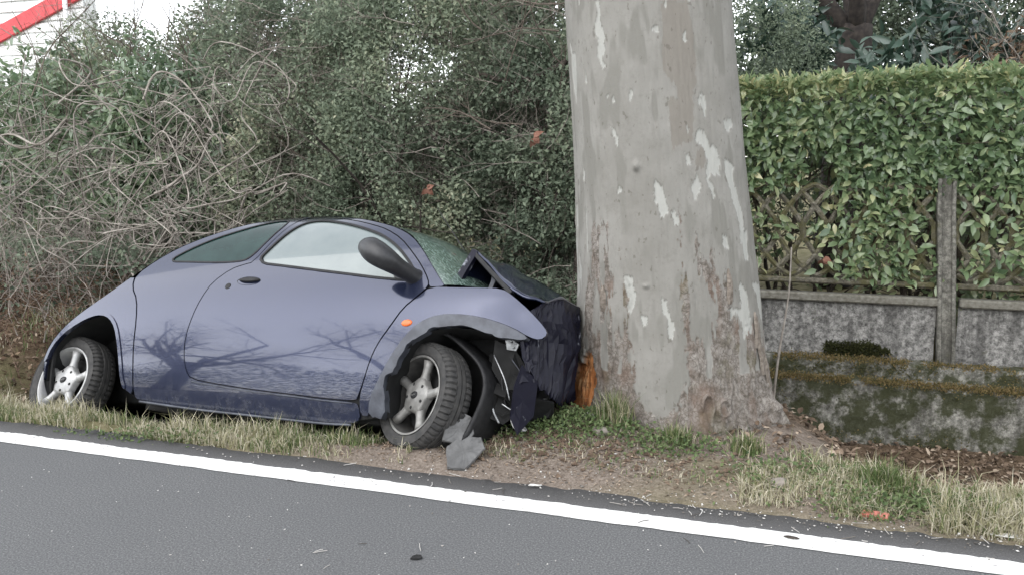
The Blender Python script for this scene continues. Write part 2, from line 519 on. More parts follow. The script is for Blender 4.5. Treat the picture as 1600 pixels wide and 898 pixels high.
# root flare lobes, broad buttress ribs
flare = np.exp(-np.clip(Zt + .15, 0, 9) / .22)
lob = .5 * np.cos(5 * Th + .9) + .35 * np.cos(3 * Th - 1.0) + .3 * (vnoise(Th * 2.5 + 40, 0.3) - .5)
R = R + flare * lob * .05 + .010 * np.cos(4 * Th + 1.5 + .6 * Zt) + .012 * (fbm(Th * 1.6 + 9, Zt * 1.1) - .5)
wx = Th + .030 * (fbm(Th * 18, Zt * 16, 2.2) - .5) * 2 + .02 * (fbm(Th * 60, Zt * 40, 5.1) - .5) * 2
wz = Zt + .030 * (fbm(Th * 16, Zt * 14, 7.7) - .5) * 2 + .02 * (fbm(Th * 60, Zt * 40, 9.1) - .5) * 2
pale = np.zeros(R.shape)
for p in PALE: pale[inpoly(wx, wz, p)] = 1
# more pale scales and small loose plates elsewhere
sc = fbm(Th * 6 + 3, Zt * 2.6, 12.0, 3)
pale = np.maximum(pale, ((sc > .715) & (np.abs(Th) > .9) & (Zt < 2.6)) * .8)
rough = np.zeros(R.shape)
for p in ROUGH[:1] + ROUGH[4:]: rough[inpoly(wx + (wx - Th) * 1.5, wz + (wz - Zt) * 1.5, p)] = 1
tan = np.zeros(R.shape)
for p in ROUGH[1:4]: tan[inpoly(wx, wz, p)] = 1
rough = np.maximum(rough, (Zt < .16 + .25 * (fbm(Th * 4, 1.3) - .5)) * 1.0)
# smooth grey tongues run down into the rough bark
rough = rough * (1 - ((fbm(Th * 9 + 11 + (wx - Th) * 6, Zt * 3.0 + (wz - Zt) * 6, 17.0, 4) > .56) & (Zt > .35)) * 1.0)
rough = np.maximum(rough, (np.abs(Th) > 1.9) * (fbm(Th * 3, Zt * 2, 4.0) > .5) * 1.0)
cell = fbm(Th * 14, Zt * 9, 21.0, 3)
olive = sstep(.56, .66, fbm(Th * 7, Zt * 3.5, 31.0, 3)) * (rough < .5)
plates = np.floor(cell * 9) / 9                        # terraced flakes of old bark
R = R - .005 * pale + rough * ((plates - .5) * .022 + (fbm(Th * 40, Zt * 26, 3.3) - .5) * .012 + .002)
R = R + .006 * (fbm(Th * 30, Zt * 9, 8.8) - .5) * (1 - rough)
fold = sstep(.45, .1, Zt) * (np.abs(((fbm(Th * 7, Zt * 3.2, 14.0, 3) * 5) % 1) - .5)) * .035
R = R + fold * sstep(-.2, .3, Th)
def bumpat(a, z0, ra, rz, h):
    global R
    R = R + h * np.exp(-((Th - a) / ra) ** 2 - ((Zt - z0) / rz) ** 2)
bumpat(-.392, 1.418, .035, .022, .022)
bumpat(-.371, .82, .03, .012, .014)
bumpat(1.046, .10, .13, .10, .055); bumpat(1.10, .03, .09, .06, .04); bumpat(.98, .16, .05, .03, .03)
bumpat(.70, .0, .045, .04, -.04)
# curled lips of an old healed wound
for (a, z0, ra, rz, a0, a1) in ((.19, .21, .06, .06, -.3, 3.5), (.36, .19, .07, .045, -.4, 3.4)):
    q = np.hypot((Th - a) / ra, (Zt - z0) / rz)
    an = np.arctan2((Zt - z0) / rz, (Th - a) / ra) % (2 * PI)
    m = np.exp(-((q - 1) / .22) ** 2) * ((an > a0 % (2 * PI)) | (an < a1 - 2 * PI) if a0 < 0 and False else 1)
    R = R + .015 * m * sstep(-1.0, -.3, (Zt - z0) / rz) - .004 * sstep(.9, .5, q)
WOUND = [(-1.6, .28), (-1.32, .36), (-1.20, .43), (-1.08, .40), (-1.00, .31), (-1.04, .24), (-1.01, .17), (-1.10, .11), (-1.09, .03), (-1.22, -.06), (-1.7, -.06)]
wound = inpoly(wx + .16 * (fbm(Th * 26, Zt * 7, 6.6, 3) - .5), wz + .10 * (fbm(Th * 30, Zt * 8, 2.9, 3) - .5), WOUND) * 1.0
R = R - wound * (.03 + .045 * (fbm(Th * 45, Zt * 5, 4.4) - .5))
X = tree_cx(Zt) + R * np.sin(Th) - TREE_X
Y = -R * np.cos(Th)
G = np.stack([X, Y, Zt], -1)
G = np.concatenate([G, G[:, :1]], 1)
m_bark, t, b = newmat('plane_bark')
n1, n2, n3 = noise(t, 3.5, 5, .6), noise(t, 60, 6, .75), noise(t, 22, 6, .75)
lent = ramp(t, noise(t, 42, 2, .5, stretch=(1, 1, .6)), [(.66, 0.0), (.70, .55)])
smoothc = ramp(t, n1, [(.3, (0.178, 0.171, 0.154)), (.5, (0.212, 0.205, 0.187)), (.7, (0.244, 0.237, 0.218))])
smoothc = mix(t, ramp(t, n3, [(.52, 0.0), (.66, .35)]), smoothc, (0.132, 0.124, 0.108))
smoothc = mix(t, attr(t, 'olive'), smoothc, mix(t, n2, (0.158, 0.152, 0.134), (0.192, 0.187, 0.170)))
smoothc = mix(t, attr(t, 'tan'), smoothc, mix(t, n3, (0.158, 0.144, 0.125), (0.206, 0.192, 0.170)))
smoothc = mix(t, lent, smoothc, (0.096, 0.088, 0.072))
roughc = ramp(t, n3, [(.32, (0.085, 0.073, 0.060)), (.44, (0.161, 0.142, 0.123)), (.54, (0.226, 0.205, 0.184)), (.68, (0.301, 0.280, 0.255))])
vo = nd(t, 'ShaderNodeTexVoronoi'); vo.feature = 'DISTANCE_TO_EDGE'; vo.inputs['Scale'].default_value = 26
vm = nd(t, 'ShaderNodeMapping'); vm.inputs['Scale'].default_value = (1.25, 1.25, .8)
vt = nd(t, 'ShaderNodeTexCoord'); vd = nd(t, 'ShaderNodeVectorMath', operation='ADD')
vn = nd(t, 'ShaderNodeTexNoise'); vn.inputs['Scale'].default_value = 9; t.links.new(vt.outputs['Object'], vn.inputs['Vector'])
vs = nd(t, 'ShaderNodeVectorMath', operation='SCALE'); vs.inputs['Scale'].default_value = .25; t.links.new(vn.outputs['Color'], vs.inputs[0])
t.links.new(vt.outputs['Object'], vd.inputs[0]); t.links.new(vs.outputs[0], vd.inputs[1]); t.links.new(vd.outputs[0], vm.inputs[0]); t.links.new(vm.outputs[0], vo.inputs['Vector'])
roughc = mix(t, ramp(t, vo.outputs['Distance'], [(.02, .6), (.10, 0.0)]), roughc, (0.076, 0.064, 0.053))
roughc = mix(t, ramp(t, noise(t, 5, 3), [(.58, 0.0), (.70, .45)]), roughc, (0.104, 0.094, 0.048))
roughc = mix(t, ramp(t, noise(t, 7, 3, .5, stretch=(1, 1, .6)), [(.50, 0.0), (.66, .55)]), roughc, (0.136, 0.088, 0.064))
c = mix(t, attr(t, 'rough'), smoothc, roughc)
c = mix(t, attr(t, 'pale'), c, mix(t, n2, (0.298, 0.298, 0.277), (0.356, 0.356, 0.331)))
wood = ramp(t, noise(t, 30, 5, .7, stretch=(1, 1, .18)), [(.3, (0.233, 0.076, 0.022)), (.5, (0.466, 0.188, 0.067)), (.7, (0.591, 0.358, 0.179))])
c = mix(t, attr(t, 'wound'), c, mix(t, ramp(t, noise(t, 38, 4, .7, stretch=(1, 1, .3)), [(.52, 0.0), (.62, .8)]), wood, (.10, .05, .03)))
t.links.new(c, b.inputs['Base Color'])
b.inputs['Roughness'].default_value = .85
b.inputs['Specular IOR Level'].default_value = .25
bh = mix(t, attr(t, 'rough'), mix(t, .85, n2, (.5, .5, .5)), mix(t, .5, n2, n3))
bump(t, b, bh, .9, .016)
def wrap(a): return np.concatenate([a, a[:, :1]], 1).ravel()
mb = MB()
sheet(mb, G)
trunk = mb.build('trunk', m_bark, plane, attrs={'pale': wrap(pale), 'rough': wrap(rough), 'tan': wrap(tan), 'olive': wrap(olive), 'wound': wrap(wound)})
m_wood = simple('torn_wood', (.42, .16, .05), (.66, .40, .20), 40, .8, stretch=(1, 1, .2), bmp=.5)
m_barkp = simple('loose_bark', (.10, .082, .066), (.22, .19, .16), 45, .9, bmp=.6)

def trunk_pt(a, z, off=0.0):
    i = np.argmin(np.abs(zz - z)); j = np.argmin(np.abs(th - a))
    return np.array([tree_cx(z) + (R[i, j] + off) * math.sin(a) - TREE_X, -(R[i, j] + off) * math.cos(a), z])

def splinter(a, z0, z1, wdt, lean, mat, name='splinter', off=.01, thick=.012):
    mb = MB()
    n = 7
    Pm = np.array([trunk_pt(a + lean * k / (n - 1), z0 + (z1 - z0) * k / (n - 1), off + .012 * math.sin(PI * k / (n - 1))) for k in range(n)])
    side = np.array([math.cos(a), math.sin(a), 0]); out = np.array([math.sin(a), -math.cos(a), 0])
    wv = wdt * np.array([.75, 1, .9, 1, .8, .6, .12]) * (1 + .3 * (rng.random(n) - .5))
    ring = []
    for k in range(n):
        ring.append([Pm[k] - side * wv[k] / 2, Pm[k] - side * wv[k] * .2 + out * thick, Pm[k] + side * wv[k] * .3 + out * thick * .8, Pm[k] + side * wv[k] / 2, Pm[k] - out * thick])
    Gr = np.array(ring)
    Gr = np.concatenate([Gr, Gr[:, :1]], 1)
    sheet(mb, Gr)
    return mb.build(name, mat, plane, smooth=False)
for a, z0, z1, wd, ln_ in ((-1.07, .16, .34, .022, -.02), (-1.17, .10, .33, .035, -.02), (-1.26, .05, .36, .03, .03), (-1.36, .02, .30, .03, .02), (-1.45, .0, .25, .03, 0), (-1.22, .0, .20, .025, .04), (-1.31, -.04, .16, .03, 0)):
    splinter(a, z0, z1, wd * .8, ln_, m_wood, off=-.034, thick=.009)
for a, z0, z1, wd, ln_ in ((-1.12, -.06, .06, .05, .05), (-1.28, -.10, .02, .07, .0)):
    splinter(a, z0, z1, wd, ln_, m_barkp, 'bark_flap', off=.012, thick=.02)
for a, z0, z1, wd, ln_ in ((.98, .32, .58, .06, -.05), (1.10, .24, .46, .06, -.06), (.90, .47, .66, .05, .02), (.53, .72, .90, .045, .02), (-.90, .66, .80, .05, .02)):
    splinter(a, z0, z1, wd, ln_, m_barkp, 'bark_plate', off=-.004, thick=.012)
LIMB_TOP = np.array([tree_cx(6.0) - TREE_X, 0, 5.9])

# ------------------------------------------------------------------ concrete fence
LEAN = .06
def mossy(name, base, dark, moss, orange, amt):
    m, t, b = newmat(name)
    n1, n2, n3 = noise(t, 6, 5, .7), noise(t, 30, 6, .8), noise(t, 7.0, 5, .7, stretch=(1, 1, .22))
    c = ramp(t, n2, [(.36, dark), (.50, base), (.62, tuple(min(1, x * 1.75) for x in base))])
    c = mix(t, ramp(t, n3, [(.46, 0.0), (.62, .6)]), c, tuple(x * .65 for x in dark))
    c = mix(t, ramp(t, n1, [(amt, 0.0), (amt + .12, .9)]), c, mix(t, n2, moss, orange))
    t.links.new(c, b.inputs['Base Color'])
    b.inputs['Roughness'].default_value = .95
    b.inputs['Specular IOR Level'].default_value = .15
    bump(t, b, n2, .8, .012)
    return m
m_post = mossy('mossy_post', (0.145, 0.140, 0.123), (0.064, 0.061, 0.053), (0.064, 0.066, 0.034), (0.085, 0.081, 0.047), .60)
m_conc = mossy('mossy_concrete', (.135, .125, .10), (.06, .055, .043), (.07, .07, .03), (.095, .085, .042), .46)
m_slab = mossy('pebbled_concrete', (0.189, 0.184, 0.174), (0.059, 0.057, 0.054), (0.035, 0.035, 0.021), (0.062, 0.056, 0.035), .66)
m_foot = mossy('mossy_footing', (.19, .185, .165), (.075, .072, .062), (.022, .027, .012), (.046, .048, .020), .415)
m_cop = simple('coping_concrete', (0.089, 0.082, 0.065), (0.170, 0.163, 0.139), 30, .9, bmp=.6, bdist=.006)

FS, FT = 1.08, 7.05
fo = rc(FS, FT, 0)
fence = empty('concrete_fence', fo, 'mossy concrete fence of arched lattice panels on a low stained wall', 'fence')
fence.rotation_euler = (0, 0, RZ)
def shear(v):
    v = np.array(v, float)
    v[..., 0] -= LEAN * v[..., 2]
    return v
def shear_mb(mb):
    mb.v = [shear(a) for a in mb.v]
    return mb
SP, Z0, ZT, RA = .1775, .545, 1.262, .285
def bar_mb(z0, z1):
    mb = MB()
    hw, d = .024, .022
    sec = np.array([(-hw, d), (-hw, -d * .3), (0, -d), (hw, -d * .3), (hw, d)])
    zs = np.linspace(z0, z1, 4)
    Gr = np.stack([np.stack([sec[:, 0] + .002 * rng.normal(), sec[:, 1], np.full(5, z)], -1) for z in zs])
    Gr = np.concatenate([Gr, Gr[:, :1]], 1)
    sheet(mb, Gr, flip=True)
    return mb
def arch_mb(xc, zt, up, xl, xr, dy):
    """interlaced arch: flat at its crown, running down as a nearly straight diagonal"""
    mb = MB()
    hs_ = 1.5 * SP
    u = np.linspace(-1, 1, 31)
    k = (xc + u * hs_ >= xl - .004) & (xc + u * hs_ <= xr + .004)
    if k.sum() < 3: return None
    u = u[k]
    x = xc + u * hs_
    z = zt - up * RA * np.abs(u) ** 1.6
    tx, tz = np.gradient(x), np.gradient(z)
    l_ = np.hypot(tx, tz); nx, nz_ = -tz / l_, tx / l_
    hw, d = .019, .020
    sec = [(-hw, d), (-hw, -d * .4), (0, -d), (hw, -d * .4), (hw, d)]
    Gr = np.stack([np.stack([x + p * nx, np.full_like(x, q + dy), z + p * nz_], -1) for p, q in sec], 1)
    Gr = np.concatenate([Gr, Gr[:, :1]], 1)
    sheet(mb, Gr, flip=False)
    return mb
for xl, xr in ((-1.93, -.07), (.07, 1.93)):
    mb = MB()
    box(mb, ((xl + xr) / 2, 0, Z0 - .02), (xr - xl, .055, .045), bev=.01)
    box(mb, ((xl + xr) / 2, .0, Z0 - .02), (xr - xl - .01, .075, .018))
    pan = shear_mb(mb).build('lattice_panel', m_conc, fence, smooth=False)
    n = int(round((xr - xl) / SP))
    sp = (xr - xl) / n
    zt, zb = ZT - RA, Z0 + RA + .02
    for i in range(0, n + 1):
        shear_mb(bar_mb(zb - .02, zt + .02).add(np.zeros((0, 3)))).build('bar', m_conc, pan, smooth=False).location = (xl + i * sp, .001 * (i % 2), 0)
    for i in range(-2, n):
        for up, zc in ((1, ZT), (-1, Z0 + .02)):
            mb = arch_mb(xl + (i + 1.5) * sp, zc, up, xl, xr, .0022 * (i % 3))
            if mb: shear_mb(mb).build('arch', m_conc, pan, smooth=False)
def post(x):
    sec = np.array([(-.062, .05), (-.062, -.045), (-.056, -.052), (-.036, -.052), (-.030, -.03), (.030, -.03), (.036, -.052), (.056, -.052), (.062, -.045), (.062, .05)])
    zs = np.array([-.25, -.1, .2, .5, .8, 1.1, 1.30, 1.315])
    sc = np.array([1, 1, 1, 1, 1, 1, 1, .85])
    Gr = np.stack([np.stack([sec[:, 0] * k + .003 * rng.normal(), sec[:, 1] * k - .02, np.full(10, z)], -1) for z, k in zip(zs, sc)])
    Gr = np.concatenate([Gr, Gr[:, :1]], 1)
    mb = MB()
    sheet(mb, Gr, flip=True)
    b0 = np.vstack([Gr[-1, :10], [[0, 0, 1.32]]])
    mb.add(b0, t=[(i, (i + 1) % 10, 10) for i in range(10)])
    o = shear_mb(mb).build('post', m_post, fence, smooth=False)
    o.location.x = x
for x in (-2.0, 0.0, 2.0): post(x)

def rough_profile(name, prof, x0, x1, mat, parent, step=.022, amp=.012, fr=9, seed=0.0):
    """long block: a closed-front profile (y,z) swept along x and roughened"""
    pr = np.asarray(prof, float)
    d = np.concatenate([[0], np.cumsum(np.linalg.norm(np.diff(pr, axis=0), axis=1))])
    m = int(d[-1] / step) + 2
    u = np.linspace(0, d[-1], m)
    yy, zz_ = np.interp(u, d, pr[:, 0]), np.interp(u, d, pr[:, 1])
    xs = np.arange(x0, x1 + 1e-6, step)
    X, Yp = np.meshgrid(xs, yy, indexing='ij')
    Zp = np.broadcast_to(zz_, X.shape)
    ty, tz = np.gradient(yy), np.gradient(zz_)
    ln = np.hypot(ty, tz) + 1e-9
    ny, nz_ = -tz / ln, ty / ln
    h = (fbm(X * fr, u[None, :] * fr, seed, 4) - .5) * 2 * amp + (fbm(X * fr * 4, u[None, :] * fr * 4, seed + 3, 2) - .5) * amp * .7
    mb = MB()
    sheet(mb, np.stack([X, Yp + h * ny, Zp + h * nz_], -1), flip=True)
    return mb.build(name, mat, parent)
for x0, x1 in ((-1.95, -.066), (.066, 1.95)):
    rough_profile('wall_slab', [(.04, -.12), (-.012, -.12), (-.012, .37), (.04, .37)], x0, x1, m_slab, fence, amp=.011, fr=11, seed=x0)
    mb = MB()
    box(mb, ((x0 + x1) / 2, -.01, .405), (x1 - x0, .11, .065), bev=.012)
    o = mb.build('coping', m_cop, fence, smooth=False)
rough_profile('footing_ledge', [(.0, -.05), (-.15, -.05), (-.175, -.062), (-.18, -.20)], -3.0, 4.5, m_foot, fence, amp=.012, fr=7, seed=4)
foot = rough_profile('footing', [(-.1, -.165), (-.325, -.165), (-.352, -.185), (-.355, -.45), (-.37, -.66)], -3.0, 4.5, m_foot, fence, amp=.018, fr=6, seed=9)
m_moss = leafmat('moss', [(0, (.030, .034, .014)), (.45, (.065, .066, .026)), (.75, (.14, .115, .05)), (1, (.21, .155, .075))], .9, .2, .1)
mb = MB()
for (yc, zc, yw, zw, cnt, thr, up, hue) in ((-.15, -.045, .05, .012, 15000, .40, 1, .85), (-.33, -.165, .04, .014, 22000, .36, 1, .85), (-.335, -.27, .02, .05, 9000, .60, .1, .35),
                                   (-.175, -.11, .012, .03, 6000, .55, .2, .5), (-.36, -.56, .05, .03, 2500, .5, .8, .6)):
    x = rng.uniform(-3, 4, cnt)
    z = zc + rng.normal(size=cnt) * zw
    k = fbm(x * 2.6 + yc * 30, z * 6, 3.0) > thr
    x, z = x[k], z[k]
    n = len(x)
    P = np.stack([x, yc + rng.normal(size=n) * yw, z], -1)
    D = rvec(n) * .7 + np.array([0, -.5, up])
    leaves(mb, P, D, rvec(n), rng.uniform(.010, .022, n), rng.uniform(.007, .014, n), np.clip(hue + rng.normal(size=n) * .18, 0, 1))
x = rng.uniform(-1.2, .2, 6000); z = rng.normal(size=6000) * .05 + .01
k = (np.abs(z - .0) < .09 * (fbm(x * 3, 1.0) * 2 - .55)) & (x < -.35) & (x > -.85)
n = k.sum()
leaves(mb, np.stack([x[k], -.02 - rng.random(n) * .02, z[k]], -1), rvec(n) * .8 + [0, -.6, .3], rvec(n), .028, .012, np.clip(.12 + rng.normal(size=n) * .1, 0, 1))
o = mb.build('moss', m_moss, fence, smooth=False)
o['kind'] = 'stuff'

# ------------------------------------------------------------------ clipped hedge behind the fence
m_hedge = leafmat('hedge_leaf', [(0, (.100, .160, .085)), (.4, (.195, .275, .140)), (.7, (.31, .375, .20)), (.9, (.46, .48, .26)), (1, (.58, .55, .31))], .34, .45, 1.0)
m_twig = simple('twig_bark', (.055, .042, .032), (.13, .105, .085), 40, .9)
hedge = empty('clipped_hedge', rc(1.0, 7.45, .1), 'dense clipped evergreen hedge with oval leaves growing over and through the lattice fence', 'hedge')
hedge.rotation_euler = (0, 0, RZ)
HB = np.array([1.0, 7.45, .1])
def hedge_top(s): return 2.06 + .05 * (fbm(np.asarray(s) * 1.4, .5) - .5) - .03 * sstep(1, -.5, s)
def hedge_pts(n, front):
    s = rng.uniform(-1.4, 4.2, n)
    z = rng.uniform(.15, 2.15, n)
    if front: t = 6.99 + np.abs(rng.normal(size=n)) * .07 + .05 * fbm(s * 2, z * 2, 1.0)
    else: t = rng.uniform(7.08, 7.85, n)
    zt = hedge_top(s)
    z = np.minimum(z, zt + rng.normal(size=n) * .03)
    dens = fbm(s * 2.2, z * 2.2, t * 1.5, 3)
    cover = np.interp(s, [-1.4, .05, .22, .70, .80, 1.04, 1.14, 1.9, 2.4, 4.2], [.30, .35, 1.0, 1.0, .40, .40, 1.0, .9, .5, .6])   # leaf cover on the lattice
    keep = (z > .52) | (t > 7.12)
    keep &= rng.random(n) < np.where(z > 1.22, 1.0, np.where(dens > .44, .95, .32))
    keep &= (dens > .33) | (z > zt - .18)
    keep &= (t > 7.10) | (z > 1.22) | (dens > .46)
    keep &= (z > 1.24) | (rng.random(n) < cover)
    return s[keep], t[keep], z[keep]
mbf = MB()
s1, t1, z1 = hedge_pts(22000, True)
s2, t2, z2 = hedge_pts(11000, False)
# shoots pushing through the panel right of the post and over its top
n = 330
s4 = np.concatenate([rng.uniform(1.13, 1.85, 250), rng.normal(.5, .15, 80)]); z4_ = np.concatenate([rng.uniform(.60, 1.24, 250), rng.normal(.82, .13, 80)]); t4 = rng.uniform(6.95, 7.06, n)
k = fbm(s4 * 3.4, z4_ * 3.4, 5.0, 3) > .43
s1, t1, z1 = np.concatenate([s1, s4[k]]), np.concatenate([t1, t4[k]]), np.concatenate([z1, z4_[k]])
# flat clipped top
n = 5200
s3 = rng.uniform(-1.4, 4.2, n); t3 = rng.uniform(7.0, 7.9, n); z3 = hedge_top(s3) + rng.normal(size=n) * .03
s, t_, z = [np.concatenate(q) for q in ((s1, s2, s3), (t1, t2, t3), (z1, z2, z3))]
n = len(s)
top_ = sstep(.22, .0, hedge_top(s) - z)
D = rvec(n) * .8 + np.stack([np.zeros(n), -.45 * (1 - top_) - .1, -.25 + .75 * top_], -1)
N = rvec(n) * .55 + np.stack([np.zeros(n), -.6 * (1 - top_), .35 + .8 * top_], -1)
L = rng.uniform(.055, .112, n) * (1 - .15 * top_)
col = np.clip(.30 + .25 * rng.normal(size=n) * .8 + .28 * top_ + .22 * (s < .3) * rng.random(n) + .3 * (rng.random(n) < .06) + .18 * (z < 1.2), 0, 1)  # leaves near the clipped top coloured paler for the sky light on them
order = np.argsort(t_ - .15 * top_ * 0 + 0.2 * (L < .08))
sel = [i for i in order if -.35 < s[i] < 1.75 and .45 < z[i]][:900]
sel = list(np.array(sel)[rng.permutation(len(sel))[:300]])
rest = np.ones(n, bool); rest[sel] = False
P = np.stack([s, t_, z], -1) - HB
leaves(mbf, P[rest], D[rest], N[rest], L[rest], L[rest] * rng.uniform(.42, .55, rest.sum()), col[rest], big=True)
o = mbf.build('foliage', m_hedge, hedge)
o['kind'] = 'stuff'
variants = []
for k in range(12):
    mb = MB()
    leaves(mb, [[0, 0, 0]], [[1, 0, 0]], [[0, 0, 1]], 1.0, .47 + .01 * (k % 3), [.08 + .07 * k], big=True, curl=.08 + .02 * (k % 5))
    variants.append(mb.mesh('leaf', m_hedge))
def place_leaf(parent, me, P, D, N, L):
    d = Vector(D).normalized(); s_ = d.cross(Vector(N)).normalized(); n_ = s_.cross(d)
    o = link('leaf', me, parent)
    o.matrix_local = Matrix.Translation(Vector(P)) @ Matrix((( *(d * L), 0), (*(-s_ * L), 0), (*(n_ * L), 0), (0, 0, 0, 1))).transposed() if False else \
        Matrix.Translation(Vector(P)) @ Matrix(((d.x * L, -s_.x * L, n_.x * L, 0), (d.y * L, -s_.y * L, n_.y * L, 0), (d.z * L, -s_.z * L, n_.z * L, 0), (0, 0, 0, 1)))
    return o
for i in sel:
    place_leaf(hedge, variants[int(np.clip(col[i] * 11, 0, 11))], P[i], D[i], N[i], L[i])
# stems and twigs inside
mb = MB()
for k in range(46):
    s0 = rng.uniform(-1.3, 4.1); t0 = rng.uniform(7.3, 7.7)
    base = np.array([s0, t0, .05])
    tube(mb, spline([base - HB, base - HB + [rng.normal() * .08, rng.normal() * .05, .6], base - HB + [rng.normal() * .15, rng.normal() * .1, 1.2], base - HB + [rng.normal() * .25, rng.normal() * .15, 1.85]], 9), np.linspace(.02, .006, 9), 5)
    for q in range(9):
        z_ = rng.uniform(.2, 1.7)
        p0 = base - HB + [rng.normal() * .08, 0, z_]
        e = p0 + [rng.normal() * .25, rng.uniform(-.4, .2), rng.uniform(0, .3)]
        tube(mb, spline([p0, (p0 + e) / 2 + rng.normal(size=3) * .03, e], 5), np.linspace(.007, .002, 5), 4, cap=False)
o = mb.build('stem', m_twig, hedge)

# ------------------------------------------------------------------ shrubs and trees
m_box = leafmat('small_leaf', [(0, (0.091, 0.120, 0.083)), (.4, (0.182, 0.224, 0.158)), (.7, (0.280, 0.325, 0.227)), (.9, (0.378, 0.409, 0.287)), (1, (0.514, 0.498, 0.363))], .6, .40, .3)
m_lau = leafmat('laurel_leaf', [(0, (0.060, 0.102, 0.058)), (.4, (0.126, 0.186, 0.108)), (.7, (0.204, 0.270, 0.156)), (.9, (0.288, 0.348, 0.216)), (1, (0.408, 0.432, 0.288))], .36, .36, .9)
m_mag = leafmat('magnolia_leaf', [(0, (.022, .045, .032)), (.5, (.05, .09, .065)), (.85, (.10, .15, .115)), (1, (.20, .19, .13))], .33, .2, .8)
m_dry = leafmat('dry_leaf', [(0, (.06, .038, .026)), (.5, (.14, .092, .062)), (1, (.30, .22, .15))], .8, .3, .2)
m_cane = simple('bare_cane', (0.139, 0.119, 0.099), (0.337, 0.307, 0.273), 9, .85)
m_gtwig = simple('grey_twig', (0.156, 0.130, 0.111), (0.325, 0.286, 0.254), 9, .9)
m_dark = simple('dark_bark', (.022, .018, .015), (.065, .052, .042), 26, .95, bmp=.5)

def crown(name, parent, base, cs, ct, zc, rs, rt, rz, count, Lr, mat, wr=(.4, .5), big=False, seed=0.0, thr=.46, fq=2.4, colb=.4, shell=.35, zmin=-9, nparts=0):
    """leaf clumps through an ellipsoid, thinned by noise so gaps show"""
    m = int(count * 2.2)
    v = rvec(m) * (1 - shell + shell * rng.random(m) ** .6)[:, None] * (rng.random(m) ** .22)[:, None]
    s = cs + v[:, 0] * rs; t = ct + v[:, 1] * rt; z = zc + v[:, 2] * rz
    edge = (fbm(s * 1.3, z * 1.3, seed, 3) - .5) * .9
    r = np.linalg.norm(v, axis=1) + edge
    d = fbm(s * fq, z * fq, t * fq + seed, 3)
    k = (d > thr) & (r < 1.0) & (z > zmin)
    idx = np.nonzero(k)[0][:count]
    s, t, z, v = s[idx], t[idx], z[idx], v[idx]
    n = len(s)
    D = rvec(n) + np.stack([v[:, 0] * .4, v[:, 1] * .5 - .25, np.full(n, .15)], -1)
    N = rvec(n) * .7 + np.stack([v[:, 0] * .3, -.3 + v[:, 1] * .3, np.full(n, .75)], -1)
    L = rng.uniform(Lr[0], Lr[1], n)
    col = np.clip(colb + .5 * (fbm(s * 1.8, z * 1.8, seed + 9, 3) - .5) * 2 + .16 * rng.normal(size=n), 0, 1)
    P = np.stack([s, t, z], -1)
    mb = MB()
    W3 = rc(P[:, 0], P[:, 1], P[:, 2]) - base
    rest = np.ones(n, bool)
    if nparts:
        # the leaves nearest the road, one object each
        f = np.argsort(v[:, 1] + .25 * rng.random(n))[:nparts]
        rest[f] = False
        vs = []
        for k in range(10):
            m1 = MB()
            leaves(m1, [[0, 0, 0]], [[1, 0, 0]], [[0, 0, 1]], 1.0, sum(wr) / 2, [.05 + .1 * k], big=True, curl=.1 + .03 * (k % 3))
            vs.append(m1.mesh('leaf', mat))
        for i in f: place_leaf(parent, vs[int(np.clip(col[i] * 10, 0, 9))], W3[i], D[i], N[i], L[i])
    leaves(mb, W3[rest], D[rest], N[rest], L[rest], L[rest] * rng.uniform(wr[0], wr[1], rest.sum()), col[rest], big=big)
    o = mb.build(name, mat, parent)
    if nparts: o['kind'] = 'stuff'
    return o, (P, D, N, L, col)

def branchy(mb, p0, d0, L0, r0, depth, spread=.55, up=.15, n=7, wig=.12, kids=(2, 4), twist=None):
    """recursive bare branches, world coordinates relative to the thing"""
    d0 = np.asarray(d0, float); d0 /= np.linalg.norm(d0)
    pts = [np.asarray(p0, float)]
    d = d0.copy()
    for i in range(n - 1):
        d = d + rng.normal(size=3) * wig + [0, 0, up * .12]
        d /= np.linalg.norm(d)
        pts.append(pts[-1] + d * L0 / (n - 1))
    pts = np.array(pts)
    rad = np.linspace(r0, r0 * .45, n)
    tube(mb, pts, rad, 7 if r0 > .03 else (5 if r0 > .012 else 3), cap=r0 > .02)
    if depth > 0:
        for k in range(rng.integers(kids[0], kids[1] + 1)):
            i = rng.integers(n // 3, n)
            dd = d0 * .6 + rng.normal(size=3) * spread + [0, 0, up]
            branchy(mb, pts[i], dd, L0 * rng.uniform(.45, .75), rad[i] * rng.uniform(.45, .7), depth - 1, spread, up, n, wig, kids)

def shrub(name, label, cs, ct, zc, rs, rt, rz, count, Lr, mat, seed, cat='shrub', trunks=3, group=None, twigs=0, **kw):
    zb = float(ground_z(cs, ct)) - .05
    base = rc(cs, ct, zb)
    e = empty(name, base, label, cat, group)
    o, data = crown('crown', e, base, cs, ct, zc, rs, rt, rz, count, Lr, mat, seed=seed, **kw)
    for k in range(trunks):
        mb = MB()
        p = np.array([rng.normal() * .18, rng.normal() * .12, 0])
        branchy(mb, p, [rng.normal() * .25, rng.normal() * .15, 1], (zc - zb) * rng.uniform(.7, 1.1), rng.uniform(.022, .045), 3, .5, .25, 8, .10, (2, 4))
        mb.build('stem', m_dark, e)
    if twigs:
        mb = MB()
        for k in range(twigs):
            v = rvec(1)[0] * rng.random() ** .4
            p = rc(cs + v[0] * rs, ct - abs(v[1]) * rt * .9, max(zc + v[2] * rz, zb + .3)) - base
            branchy(mb, p, [rng.normal() * .9, rng.normal() * .4, .35], rng.uniform(.25, .7), rng.uniform(.0022, .005), 2, .7, .1, 6, .2, (2, 4))
        o = mb.build('twig', m_gtwig, e)
        o['kind'] = 'stuff'
    return e, base, data

